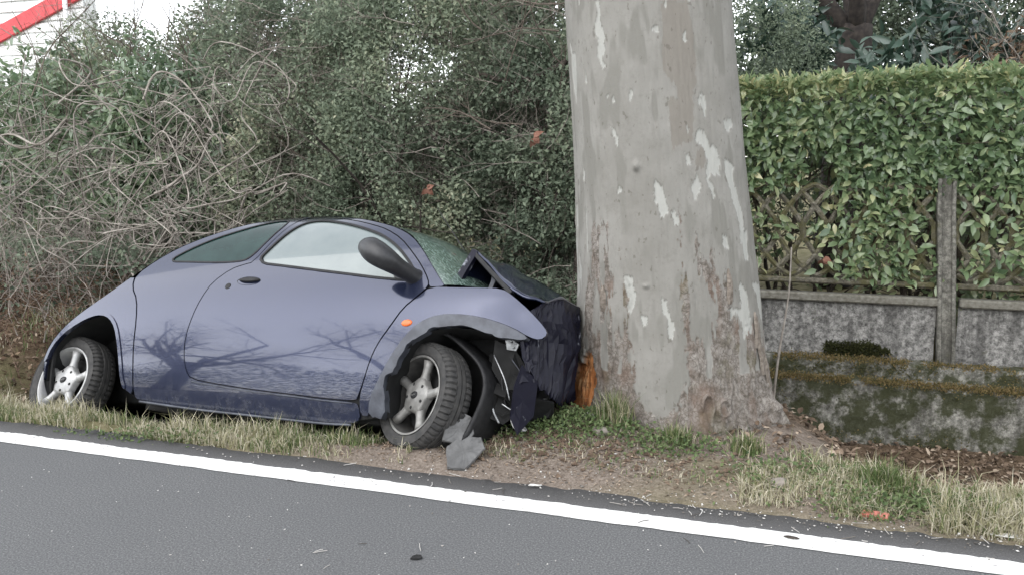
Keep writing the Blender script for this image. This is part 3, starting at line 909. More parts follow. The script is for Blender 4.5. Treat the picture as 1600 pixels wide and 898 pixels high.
# limbs and bare crown of the plane tree, above the frame, mirrored in the car's roof and shoulder
zero = lambda m_: {k: np.zeros(m_.n) for k in ('pale', 'rough', 'tan', 'olive', 'wound')}
for ax, ay, az in ((-1.1, .3, .9), (.9, .5, 1.3), (-.5, -1, 1.1), (-.3, 1.1, 1.3), (-1.2, -.4, 1.1)):
    mb = MB()
    d = np.array([ax, ay, az]) / 1.7
    P = spline([LIMB_TOP - d * .3, LIMB_TOP + d * .8, LIMB_TOP + d * 2.0 + [.2, .1, .2], LIMB_TOP + d * 3.6 + [0, .2, .5]], 14)
    tube(mb, P, np.linspace(.24, .09, 14), 8)
    limb = mb.build('limb', m_bark, plane, attrs=zero(mb))
    mb = MB()
    for i in (5, 7, 9, 11, 13):
        branchy(mb, P[i], d + rng.normal(size=3) * .4, rng.uniform(1.8, 2.6), .07, 4, .6, .05, 7, .15, (3, 4))
    mb.build('branch', m_gtwig, limb)['kind'] = 'stuff'

# grey-green small-leaved evergreens behind the car
GRP = None
shrub('evergreen_shrub', 'grey-green small-leaved evergreen shrub directly behind the car roof, tallest of the mass', -3.35, 7.1, 1.6, 1.15, .8, 2.2, 62000, (.026, .052), m_box, 1.0, thr=.45, colb=.45, twigs=230, fq=3.4, wr=(.45, .6))
shrub('evergreen_shrub', 'darker thin evergreen shrub between the car bonnet and the plane tree', -2.0, 7.25, 1.2, 1.2, .75, 1.85, 46000, (.028, .056), m_box, 5.0, thr=.47, colb=.36, twigs=210, fq=3.4, wr=(.45, .6))
shrub('evergreen_shrub', 'pale green evergreen shrub left of the car roof, mixed with bare canes', -4.75, 7.3, 1.45, 1.15, .8, 2.0, 48000, (.028, .055), m_box, 9.0, thr=.45, colb=.52, twigs=240, fq=3.4, wr=(.45, .6))
shrub('evergreen_shrub', 'half-bare dark shrub behind the plane tree trunk and left end of the hedge', -.9, 8.2, 1.8, 1.3, .7, 1.9, 40000, (.022, .045), m_box, 13.0, thr=.46, colb=.32)
for (lab, cs, ct, zc, rs, rz, cnt, sd_) in (('dense backing shrub behind the laurel at the left edge, in front of the white building', -9.3, 9.6, 1.3, 2.0, 1.9, 42000, 83.0), ('tall grey-green backing shrub at the top centre left of the plane trunk', -2.4, 9.3, 2.3, 2.0, 2.4, 80000, 61.0), ('tall sparse backing shrub above the laurels and the shrub left of the roof', -6.0, 9.4, 2.0, 2.0, 2.1, 60000, 67.0), ('dark backing shrub behind the garden tree and the magnolias at top right', 1.6, 11.6, 2.3, 3.0, 2.3, 95000, 71.0)):
    shrub('backing_shrub', lab, cs, ct, zc, rs, .8, rz, cnt, (.04, .08), m_box, sd_, thr=.44, colb=.40, wr=(.5, .65))
# laurels at the left
shrub('laurel_bush', 'broad-leaved laurel bush at the left edge behind the tangle of bare canes', -7.5, 7.3, 1.1, 1.4, .8, 1.75, 9000, (.08, .13), m_lau, 21.0, wr=(.34, .44), big=True, thr=.44, colb=.50, nparts=280)
shrub('laurel_bush', 'broad-leaved laurel bush with glossy green clumps above the rear of the car', -5.9, 7.2, 1.1, 1.15, .75, 1.75, 9000, (.07, .12), m_lau, 25.0, wr=(.34, .44), big=True, thr=.45, colb=.55, nparts=280)
# low dark undergrowth in the shade behind the car
ug = empty('ivy_undergrowth', rc(-3.2, 6.5, -.55), 'dark low undergrowth of ivy and twigs in the ditch behind the car', 'undergrowth')
b0 = rc(-3.2, 6.5, -.55)
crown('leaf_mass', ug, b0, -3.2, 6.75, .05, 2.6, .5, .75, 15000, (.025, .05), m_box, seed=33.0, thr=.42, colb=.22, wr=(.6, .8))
mb = MB()
for k in range(60):
    p = rc(rng.uniform(-5.6, -1.2), rng.uniform(6.2, 6.9), -.6) - b0
    branchy(mb, p, [rng.normal() * .5, -.2, 1], rng.uniform(.7, 1.5), .012, 2, .6, .1, 7, .2, (2, 4))
mb.build('twig', m_twig, ug)

# trunks and leaning limbs seen through the shrubs above the bonnet
lt = empty('bare_small_tree', rc(-1.72, 7.0, -.3), 'thin dark bare tree with a forked leaning limb left of the plane trunk', 'tree')
b0 = rc(-1.72, 7.0, -.3)
mb = MB()
tube(mb, spline([(0, 0, 0), (-.03, 0, 1.0), (-.02, .02, 2.0), (.02, .02, 3.3), (.05, .05, 4.3)], 16), np.linspace(.04, .02, 16), 7)
mb.build('trunk', m_dark, lt)
mb = MB()
q = rc(-1.72, 7.0, 2.25) - b0
tube(mb, spline([q + [-.85, .1, -.10], q + [-.55, .05, -.17], q + [-.2, 0, -.05], q + [0, 0, .1], q + [.3, .05, .2], q + [.75, .1, .22]], 20), np.linspace(.018, .032, 20), 6)
mb.build('limb', m_dark, lt)
mb = MB()
for k in range(26):
    branchy(mb, [rng.normal() * .5, rng.normal() * .2, rng.uniform(1.9, 3.2)], [rng.normal(), rng.normal() * .4, .6], rng.uniform(.5, 1.0), .008, 2, .6, .2, 7, .16, (2, 4))
mb.build('twig', m_twig, lt)

# tangle of pale bare canes at the left
bu = empty('bank_scrub', rc(-6.2, 5.8, .2), 'dark tangled scrub covering the bank under the bare canes', 'scrub')
b0 = rc(-6.2, 5.8, .2)
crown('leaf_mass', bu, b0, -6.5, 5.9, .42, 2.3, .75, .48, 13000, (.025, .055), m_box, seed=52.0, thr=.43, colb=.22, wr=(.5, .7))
mb = MB()
for k in range(120):
    s_, t_ = rng.uniform(-8.6, -4.6), rng.uniform(5.0, 6.4)
    p = rc(s_, t_, float(ground_z(s_, t_))) - b0
    branchy(mb, p, [rng.normal() * .5, -.15, 1], rng.uniform(.35, .95), rng.uniform(.003, .008), 2, .7, .1, 7, .22, (2, 4))
mb.build('twig', m_gtwig, bu)['kind'] = 'stuff'
shrub('backing_shrub', 'thin shrub with sky showing through, just right of the white building', -8.3, 8.9, 1.9, 1.2, .7, 1.45, 16000, (.035, .065), m_box, 91.0, thr=.48, colb=.5, wr=(.45, .6), twigs=160)
tg = empty('cane_tangle', rc(-6.2, 6.0, .1), 'arching tangle of pale leafless canes hanging over the bank left of the car', 'climber')
b0 = rc(-6.2, 6.0, .1)
def cane(p0, p1, sag, side, r, n=22):
    p0, p1 = np.asarray(p0, float), np.asarray(p1, float)
    m1 = p0 * .66 + p1 * .34 + [side * .3, rng.normal() * .08, sag]
    m2 = p0 * .33 + p1 * .67 + [side * .3, rng.normal() * .08, sag * .6]
    L_ = np.linalg.norm(p1 - p0)
    P = spline([p0, m1 + rng.normal(size=3) * .10, m2 + rng.normal(size=3) * .12, p1, p1 + (p1 - m2) * .3 + rng.normal(size=3) * .18], n)
    ph = rng.uniform(0, 6.28, 3)
    u = np.linspace(0, 1, n)[:, None]
    return P + .035 * np.sin(u * rng.uniform(6, 14) + ph) * rng.random(3) * L_
tw = MB()
for kc in range(285):
    s0 = rng.uniform(-8.8, -4.6)
    zlo = np.interp(s0, [-8.8, -6.5, -5.0, -4.4], [.35, .40, .62, 1.05])
    z0 = zlo + rng.random() ** 1.5 * 1.6
    t0 = rng.uniform(5.55, 6.7)
    ln_ = rng.uniform(.35, 1.35)
    s1_ = s0 + ln_ * rng.choice([-1, 1], p=[.3, .7]) * rng.uniform(.5, 1)
    zl1 = np.interp(s1_, [-8.8, -6.5, -5.0, -4.4, -3.8], [.35, .40, .62, 1.05, 1.4])
    z1_ = max(zl1, z0 + rng.normal() * .38)
    P = rc(0, 0, 0) + cane(rc(s0, t0, z0) - b0, rc(s1_, t0 + rng.normal() * .25, z1_) - b0, rng.normal() * .22, rng.normal() * .3, .006)
    r0 = rng.uniform(.0028, .0075) if kc % 14 else rng.uniform(.009, .014)
    mb = MB()
    tube(mb, P, np.linspace(r0, r0 * .55, len(P)), 5, cap=False)
    mb.build('cane', m_cane, tg)
    for q in range(rng.integers(2, 6)):
        i = rng.integers(1, len(P))
        branchy(tw, P[i], rng.normal(size=3) * [1, .5, .8] + [0, 0, -.1], rng.uniform(.1, .4), r0 * .5, 1, .7, .0, 5, .22, (1, 2))
o = tw.build('twig', m_cane, tg)
o['kind'] = 'stuff'
# grey haze of fine twigs above the laurels against the sky
for (cs, ct, zc, n, lab) in ((-6.6, 7.6, 2.2, 95, 'grey thicket of bare upright twigs above the laurels, against the white sky'), (-4.9, 7.9, 2.4, 90, 'grey thicket of bare twigs above the shrub left of the car roof'), (-2.6, 7.7, 2.0, 46, 'bare twiggy thicket rising over the shrub behind the car')):
    base = rc(cs, ct, 0)
    e = empty('bare_thicket', base, lab, 'shrub')
    mb = MB()
    for k in range(n):
        p = [rng.normal() * .55, rng.normal() * .3, zc - 1.0 + rng.normal() * .5]
        branchy(mb, p, [rng.normal() * .5, rng.normal() * .3, 1], rng.uniform(.7, 1.4), rng.uniform(.006, .012), 2, .5, .2, 7, .12, (3, 5))
    for k in range(5):
        tube(mb, spline([(rng.normal() * .3, 0, 0), (rng.normal() * .3, 0, zc * .5), (rng.normal() * .5, 0, zc)], 8), np.linspace(.022, .01, 8), 5)
    mb.build('branch', m_twig, e)

# garden tree and magnolias behind the hedge
m_gtrunk = simple('garden_bark', (.014, .011, .010), (.045, .036, .030), 18, .95, bmp=.6)
gt = empty('garden_tree', rc(.35, 10.0, .1), 'dark forked trunk of a garden tree standing behind the hedge', 'tree')
mb = MB()
tube(mb, spline([(0, 0, 0), (.05, 0, 1.2), (.10, 0, 2.2), (.12, 0, 2.75)], 12), np.linspace(.22, .17, 12), 12)
mb.build('trunk', m_gtrunk, gt)
mb = MB()
for d in ((-.75, .1, 1.0), (.5, 0, 1.0), (.1, .3, 1.3), (-.3, -.3, 1.2)):
    branchy(mb, (.12, 0, 2.6), d, 2.0, .10, 3, .5, .1, 8, .10, (2, 4))
mb.build('limb', m_gtrunk, gt)
def magnolia(label, cs, ct, zc, rs, rt, rz, cnt, seed, colb=.45):
    e, base, (P, D, N, L, col) = shrub('magnolia_shrub', label, cs, ct, zc, rs, rt, rz, cnt, (.13, .22), m_mag, seed, nparts=220, wr=(.32, .40), big=True, thr=.47, colb=colb, trunks=3)
    return e
magnolia('dark magnolia shrub with long leaves left of the garden tree trunk, just above the hedge', -.55, 8.9, 2.2, 1.0, .6, 1.0, 1700, 41.0)
magnolia('dark magnolia shrub with long upright leaves right of the garden tree trunk', 1.15, 9.1, 2.3, .85, .6, .95, 1500, 43.0, .5)
magnolia('sparse dark magnolia shrub at the far right behind the hedge top', 2.6, 9.2, 2.2, 1.1, .6, .95, 1400, 47.0, .38)
e = empty('dry_shrub', rc(2.0, 8.7, .1), 'leafless brown twiggy shrub at the top right corner above the hedge', 'shrub')
mb = MB()
for k in range(60):
    branchy(mb, [rng.normal() * .5, rng.normal() * .25, 1.7 + rng.normal() * .25], [rng.normal() * .9, rng.normal() * .3, .5], rng.uniform(.6, 1.2), .007, 2, .6, .05, 7, .18, (2, 4))
for k in range(4):
    tube(mb, spline([(rng.normal() * .15, 0, 0), (rng.normal() * .3, 0, .9), (rng.normal() * .5, 0, 1.8)], 8), np.linspace(.02, .01, 8), 5)
mb.build('branch', m_cane, e)
mb = MB()
n = 900
leaves(mb, rvec(n) * rng.uniform(.1, 1, n)[:, None] * [.9, .4, .45] + [0, 0, 2.15], rvec(n), rvec(n), rng.uniform(.05, .1, n), .03, rng.random(n))
mb.build('dead_foliage', m_dry, e)

# far trees closing the view beyond the gardens
m_far = leafmat('far_foliage', [(0, (.03, .04, .025)), (.5, (.06, .075, .045)), (1, (.13, .13, .085))], .8, .3, .2)
base = rc(0, 24, 0)
fb = MB()
for k in range(46):
    cs, ct = rng.uniform(-40, 26), rng.uniform(19, 30)
    hgt = rng.uniform(2.2, 4.2)
    n = 1300
    v = rvec(n) * (rng.random(n) ** .4)[:, None]
    P = rc(cs + v[:, 0] * rng.uniform(1.2, 2.4), ct + v[:, 1] * 1.2, hgt * .5 + v[:, 2] * hgt * .55) - base
    leaves(fb, P, rvec(n), rvec(n) + [0, 0, .6], rng.uniform(.12, .3, n), rng.uniform(.08, .16, n), np.clip(.45 + .25 * rng.normal() + .2 * rng.normal(size=n), 0, 1))
fo_ = fb.build('far_hedgerow', m_far, None)
fo_.location = base
tag(fo_, 'far mass of mixed garden bushes seen in the gaps between the shrubs', 'hedgerow', kind='stuff')

# ------------------------------------------------------------------ crashed car
m_paint, t, b = newmat('navy_metallic_paint')
flake = noise(t, 900, 2)
c = ramp(t, flake, [(.35, (.014, .019, .045)), (.65, (.021, .028, .062))])
tc = nd(t, 'ShaderNodeTexCoord'); sep = nd(t, 'ShaderNodeSeparateXYZ')
t.links.new(tc.outputs['Object'], sep.inputs[0])
mr = nd(t, 'ShaderNodeMapRange')
for i, v in enumerate((.36, .12, 0, 1)): mr.inputs[i + 1].default_value = v
t.links.new(sep.outputs[2], mr.inputs[0])
dn = ramp(t, noise(t, 16, 5, .7), [(.44, 0.0), (.60, .42)])
m1 = nd(t, 'ShaderNodeMath', operation='MULTIPLY')
t.links.new(mr.outputs[0], m1.inputs[0]); t.links.new(dn, m1.inputs[1])
film = ramp(t, noise(t, 3, 4), [(.3, .01), (.7, .05)])
m2 = nd(t, 'ShaderNodeMath', operation='MAXIMUM')
t.links.new(m1.outputs[0], m2.inputs[0]); t.links.new(film, m2.inputs[1])
c2 = mix(t, m2.outputs[0], c, (.10, .10, .105))
t.links.new(c2, b.inputs['Base Color'])
b.inputs['Metallic'].default_value = .55
b.inputs['Specular IOR Level'].default_value = .5
rr = nd(t, 'ShaderNodeMapRange')
rr.inputs[3].default_value = .13; rr.inputs[4].default_value = .75
t.links.new(m2.outputs[0], rr.inputs[0]); t.links.new(rr.outputs[0], b.inputs['Roughness'])
b.inputs['Coat Weight'].default_value = 1.0
b.inputs['Coat Roughness'].default_value = .03
b.inputs['Coat IOR'].default_value = 1.41
m_scuff, t, b = newmat('scuffed_navy_paint')
s1 = ramp(t, noise(t, 7, 5, .8, stretch=(1, 1, .35)), [(.60, 0.0), (.66, 1.0)])
c = mix(t, s1, mix(t, noise(t, 30), (.0035, .0035, .009), (.008, .008, .018)), (.22, .23, .26))
t.links.new(c, b.inputs['Base Color'])
b.inputs['Roughness'].default_value = .5
b.inputs['Specular IOR Level'].default_value = .22
b.inputs['Coat Weight'].default_value = .05
m_plas = simple('black_plastic', (.008, .008, .009), (.018, .018, .019), 30, .6, bmp=.15, spec=.3)
m_grey = simple('worn_grey_flare', (0.031, 0.034, 0.045), (0.068, 0.075, 0.092), 14, .5, bmp=.2)
m_rub = simple('tyre_rubber', (.020, .020, .020), (.045, .043, .041), 25, .8, bmp=.2)
m_rim = simple('brushed_alloy', (0.256, 0.256, 0.256), (0.384, 0.384, 0.376), 12, .38, .35)
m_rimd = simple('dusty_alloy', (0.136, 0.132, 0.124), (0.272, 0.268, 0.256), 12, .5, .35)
m_blk = simple('soot_black', (.006, .006, .006), (.014, .014, .014), 12, .9)
m_org = simple('orange_lens', (0.600, 0.096, 0.016), (0.680, 0.144, 0.024), 20, .25)
m_steel = simple('bare_steel', (0.240, 0.248, 0.256), (0.440, 0.448, 0.456), 25, .4, .6, bmp=.2)
m_mir = simple('grey_mirror_plastic', (0.014, 0.014, 0.016), (0.023, 0.024, 0.026), 60, .42)
def glassmat(name, c1, c2, rough=.06, cracks=False, cior=1.5, spec=.5):
    m, t, b = newmat(name)
    f = noise(t, 5, 3)
    c = ramp(t, f, [(.3, c1), (.7, c2)])
    if cracks:
        tc = nd(t, 'ShaderNodeTexCoord'); v = nd(t, 'ShaderNodeTexVoronoi')
        v.feature = 'DISTANCE_TO_EDGE'; v.inputs['Scale'].default_value = 24
        mp = nd(t, 'ShaderNodeMapping'); mp.inputs['Scale'].default_value = (.7, 1.6, 1.2)
        t.links.new(tc.outputs['Object'], mp.inputs[0]); t.links.new(mp.outputs[0], v.inputs['Vector'])
        c = mix(t, ramp(t, v.outputs['Distance'], [(.02, .55), (.06, 0.0)]), c, (.36, .46, .42))
    t.links.new(c, b.inputs['Base Color'])
    b.inputs['Roughness'].default_value = rough
    b.inputs['Specular IOR Level'].default_value = spec
    b.inputs['Coat Weight'].default_value = 1.0
    b.inputs['Coat Roughness'].default_value = .02
    b.inputs['Coat IOR'].default_value = cior
    return m
m_gdoor = glassmat('misted_glass', (0.112, 0.139, 0.139), (0.146, 0.173, 0.170))
m_gq = glassmat('green_tinted_glass', (.008, .022, .020), (.020, .045, .040), .03, False, 1.22, .12)
m_gws = glassmat('cracked_green_glass', (0.048, 0.084, 0.068), (0.096, 0.144, 0.120), .1, True, 1.4)

def natspline(xs, ys):
    xs, ys = np.asarray(xs, float), np.asarray(ys, float)
    n = len(xs); h = np.diff(xs)
    A = np.eye(n); r = np.zeros(n)
    for i in range(1, n - 1):
        A[i, i - 1], A[i, i], A[i, i + 1] = h[i - 1], 2 * (h[i - 1] + h[i]), h[i]
        r[i] = 6 * ((ys[i + 1] - ys[i]) / h[i] - (ys[i] - ys[i - 1]) / h[i - 1])
    m = np.linalg.solve(A, r)
    def f(x):
        x = np.clip(np.asarray(x, float), xs[0], xs[-1])
        i = np.clip(np.searchsorted(xs, x) - 1, 0, n - 2)
        a, c = xs[i + 1] - x, x - xs[i]
        return (m[i] * a ** 3 + m[i + 1] * c ** 3) / (6 * h[i]) + (ys[i] / h[i] - m[i] * h[i] / 6) * a + (ys[i + 1] / h[i] - m[i + 1] * h[i] / 6) * c
    return f
WZ = natspline([.0, .12, .25, .42, .60, .76, .88, .98, 1.1, 1.2, 1.28, 1.35, 1.42], [.70, .745, .785, .812, .822, .812, .782, .742, .685, .628, .570, .492, .36])
WX = natspline([-.75, -.5, -.3, .0, .35, 1.2, 2.2, 2.6, 2.8, 2.95, 3.15, 3.45], [.78, .875, .935, .978, .996, 1, .998, .988, .968, .935, .865, .74])
def crumple(x, z):
    k = sstep(2.62, 3.05, x)
    return k * (fbm(x * 5, z * 5, 3.0, 2) - .5) * .045
def Wf(x, z): return WZ(z) * WX(x) + crumple(x, z)

CAR_M = Matrix(((.92567, .36631, .09459, -2.49003), (-.37346, .84481, .38317, 5.64703), (.06045, -.39002, .91882, -.4211), (0, 0, 0, 1)))
car = empty('crashed_car', (0, 0, 0), 'small navy blue hatchback with its crumpled front rammed against the plane tree', 'car')
car.matrix_world = CAR_M

def chaikin(P, n=2):
    P = np.asarray(P, float)
    for _ in range(n):
        Q = np.roll(P, -1, 0)
        P = np.stack([.75 * P + .25 * Q, .25 * P + .75 * Q], 1).reshape(-1, 2)
    return P
def area(P): return .5 * np.sum(P[:, 0] * np.roll(P[:, 1], -1) - np.roll(P[:, 0], -1) * P[:, 1])
def offset(P, d):
    """positive d shrinks"""
    if area(P) < 0: P = P[::-1]
    a = P - np.roll(P, 1, 0); c = np.roll(P, -1, 0) - P
    na = unit(np.stack([-a[:, 1], a[:, 0]], -1)); nc = unit(np.stack([-c[:, 1], c[:, 0]], -1))
    m = na + nc
    m = m / np.maximum(np.sum(m * m, -1, keepdims=True), .7) * 2
    return P + m * d
def resample(P, step):
    out = []
    for i in range(len(P)):
        a, c = P[i], P[(i + 1) % len(P)]
        k = max(1, int(np.ceil(np.linalg.norm(c - a) / step)))
        for j in range(k): out.append(a + (c - a) * j / k)
    return np.array(out)

def side_panel(name, poly, mat, parent, holes=(), off=0.0, erode=.003, grid=.035, rim=.018, ch=2, side=-1, drop=.003, jag=0.0):
    P = chaikin(poly, ch)
    if area(P) < 0: P = P[::-1]
    P = offset(P, erode)
    P = resample(P, .022)
    d = np.linalg.norm(P - np.roll(P, 1, 0), axis=1)
    P = P[d > .0012]
    if jag:
        fo2 = np.array(FAO); dj = np.min(np.linalg.norm(P[:, None] - resample(chaikin(FAO, 1), .01)[None], axis=2), axis=1)
        P = P + sstep(.02, .04, dj)[:, None] * (np.stack([fbm(P[:, 0] * 17, P[:, 1] * 17, 1.0, 4), fbm(P[:, 0] * 17, P[:, 1] * 17, 9.0, 4)], -1) - .5) * jag * 2.2
    H = [resample(np.asarray(h, float), .022) for h in holes]
    inner = resample(offset(P, .008), .03)
    gx, gz = np.meshgrid(np.arange(P[:, 0].min(), P[:, 0].max(), grid), np.arange(P[:, 1].min(), P[:, 1].max(), grid))
    g = np.stack([gx.ravel() + .0007, gz.ravel() + .0007], -1)
    def dist(q):
        B = np.concatenate([P] + H)
        return np.min(np.linalg.norm(q[:, None] - B[None], axis=2), axis=1)
    g = np.concatenate([g[(dist(g) > .016)], inner[dist(inner) > .005]])
    k = inpoly(g[:, 0], g[:, 1], P)
    for h in H: k &= ~inpoly(g[:, 0], g[:, 1], h)
    g = g[k]
    V = [P] + H
    loops, n0 = [], 0
    for L in V:
        loops.append(list(range(n0, n0 + len(L)))); n0 += len(L)
    allv = np.concatenate(V + [g])
    edges = [(L[i], L[(i + 1) % len(L)]) for L in loops for i in range(len(L))]
    vo, eo, fo_, _, _, _ = delaunay_2d_cdt([Vector(v) for v in allv], edges, [], 0, 1e-6)
    vo = np.array([tuple(v) for v in vo])
    F = np.array([tuple(f) for f in fo_ if len(f) == 3])
    cen = vo[F].mean(1)
    k = inpoly(cen[:, 0], cen[:, 1], P)
    for h in H: k &= ~inpoly(cen[:, 0], cen[:, 1], h)
    F = F[k]
    B = np.concatenate(V)
    dm = np.min(np.linalg.norm(vo[:, None] - B[None], axis=2), axis=1)
    y = Wf(vo[:, 0], vo[:, 1]) + off - drop * (dm < .002)
    e = .004
    wx = (Wf(vo[:, 0] + e, vo[:, 1]) - Wf(vo[:, 0] - e, vo[:, 1])) / (2 * e)
    wz = (Wf(vo[:, 0], vo[:, 1] + e) - Wf(vo[:, 0], vo[:, 1] - e)) / (2 * e)
    v3 = np.stack([vo[:, 0], side * y, vo[:, 1]], -1)
    n3 = unit(np.stack([-wx, np.full(len(vo), float(side)), -wz], -1))
    ar = (vo[F[:, 1], 0] - vo[F[:, 0], 0]) * (vo[F[:, 2], 1] - vo[F[:, 0], 1]) - (vo[F[:, 2], 0] - vo[F[:, 0], 0]) * (vo[F[:, 1], 1] - vo[F[:, 0], 1])
    F = np.where((ar > 0)[:, None], F, F[:, ::-1])
    if side > 0: F = F[:, ::-1]
    mb = MB()
    mb.add(v3, t=F)
    nrm = [n3]
    for L, sgn in [(P, 1)] + [(h, -1) for h in H]:
        if area(L) < 0: L = L[::-1]
        yy = Wf(L[:, 0], L[:, 1]) + off - drop
        n = len(L)
        a = np.stack([L[:, 0], side * yy, L[:, 1]], -1)
        c = np.stack([L[:, 0], side * (yy - rim), L[:, 1]], -1)
        i = np.arange(n); j = (i + 1) % n
        q = np.stack([i, j, j + n, i + n], -1)
        if (sgn > 0) == (side < 0): q = q[:, ::-1]
        mb.add(np.vstack([a, c]), q)
        tg_ = np.roll(L, -1, 0) - np.roll(L, 1, 0)
        on = unit(np.stack([tg_[:, 1], np.zeros(n), -tg_[:, 0]], -1)) * sgn
        nrm += [on, on]
    o = mb.build(name, mat, parent)
    me = o.data
    N = np.concatenate(nrm)
    if len(N) == len(me.vertices):
        me.normals_split_custom_set_from_vertices([tuple(x) for x in N])
    return o

RAIL = [(-.09, .15), (-.14, .27), (-.155, .40), (-.115, .50), (-.02, .60), (.10, .688), (.227, .772), (.33, .853), (.42, .940), (.52, 1.042), (.63, 1.13), (.744, 1.195), (.853, 1.247), (.954, 1.29),
        (1.06, 1.33), (1.17, 1.36), (1.335, 1.386), (1.536, 1.383), (1.752, 1.343), (1.961, 1.287), (2.108, 1.238), (2.237, 1.17), (2.344, 1.072), (2.435, .970), (2.518, .877), (2.548, .845)]
DOOR = [(1.264, 1.012), (1.312, 1.17), (1.366, 1.32), (1.42, 1.362), (1.54, 1.360), (1.77, 1.316), (1.95, 1.262), (2.05, 1.225), (2.174, 1.155), (2.287, 1.055), (2.376, .965), (2.438, .885), (2.452, .845), (2.40, .787), (2.334, .725), (2.273, .625),
        (2.214, .535), (2.179, .449), (2.154, .354), (2.125, .27), (2.107, .238), (1.893, .246), (1.744, .256), (1.481, .270), (1.201, .294), (1.028, .316), (.992, .36), (.965, .435), (.957, .551), (.977, .663), (1.007, .778), (1.045, .88), (1.127, .966), (1.20, .995)]
DGL = [(1.287, 1.012), (1.334, 1.12), (1.386, 1.235), (1.445, 1.305), (1.52, 1.322), (1.624, 1.312), (1.789, 1.272), (1.938, 1.222), (2.053, 1.175), (2.173, 1.098), (2.252, 1.028), (2.31, .97), (2.385, .885), (2.213, .890), (1.927, .928), (1.696, .958), (1.5, .985)]
QGL = [(.62, 1.03), (.715, 1.108), (.848, 1.188), (1.006, 1.256), (1.114, 1.302), (1.25, 1.342), (1.322, 1.325), (1.277, 1.18), (1.225, 1.042), (1.151, 1.018), (.987, 1.016), (.776, 1.026)]
SEAM = [(.42, .915), (.45, .85), (.53, .766), (.568, .648), (.582, .489), (.60, .363), (.614, .205)]
ARCHR = [(.600, .207), (.543, .237), (.518, .29), (.494, .394), (.461, .501), (.418, .595), (.362, .650), (.292, .672), (.21, .662), (.11, .622), (-.005, .555), (-.088, .474), (-.128, .380), (-.13, .27)]
FAO = [(2.189, .165), (2.194, .248), (2.242, .350), (2.304, .472), (2.367, .570), (2.445, .650), (2.55, .692), (2.687, .693), (2.823, .671), (2.933, .636), (3.01, .596)]
FAI = [(2.290, .165), (2.279, .30), (2.290, .368), (2.325, .415), (2.361, .486), (2.424, .566), (2.50, .604), (2.6, .630), (2.723, .622), (2.83, .605), (2.899, .584), (2.99, .578)]
dgh = offset(chaikin(DGL, 2), -.004)
rail_up = [p for p in RAIL if p[0] <= 1.34 and p[1] > .93]
quarter = [(.426, .935)] + rail_up[1:] + [(1.395, 1.372)] + [DOOR[2], DOOR[1], DOOR[0]] + DOOR[:27:-1] + DOOR[27:19:-1] + [(2.13, .215), (2.135, .15), (2.088, .125), (1.894, .124), (1.484, .139), (1.046, .156), (.648, .18)] + SEAM[::-1][:-1]
bumper = RAIL[1:9] + SEAM[1:] + ARCHR[1:]
strip = [p for p in RAIL if p[0] >= 1.335] + [(2.475, .838)] + DOOR[12:2:-1]
fender = [(2.464, .845), (2.608, .840), (2.729, .842), (2.852, .840), (2.911, .805), (2.999, .735), (3.082, .655), (3.10, .617), (3.065, .585)] + FAO[::-1] + [(2.13, .17), (2.128, .262), (2.154, .354), (2.179, .449), (2.214, .535), (2.273, .620), (2.334, .722), (2.40, .784)]
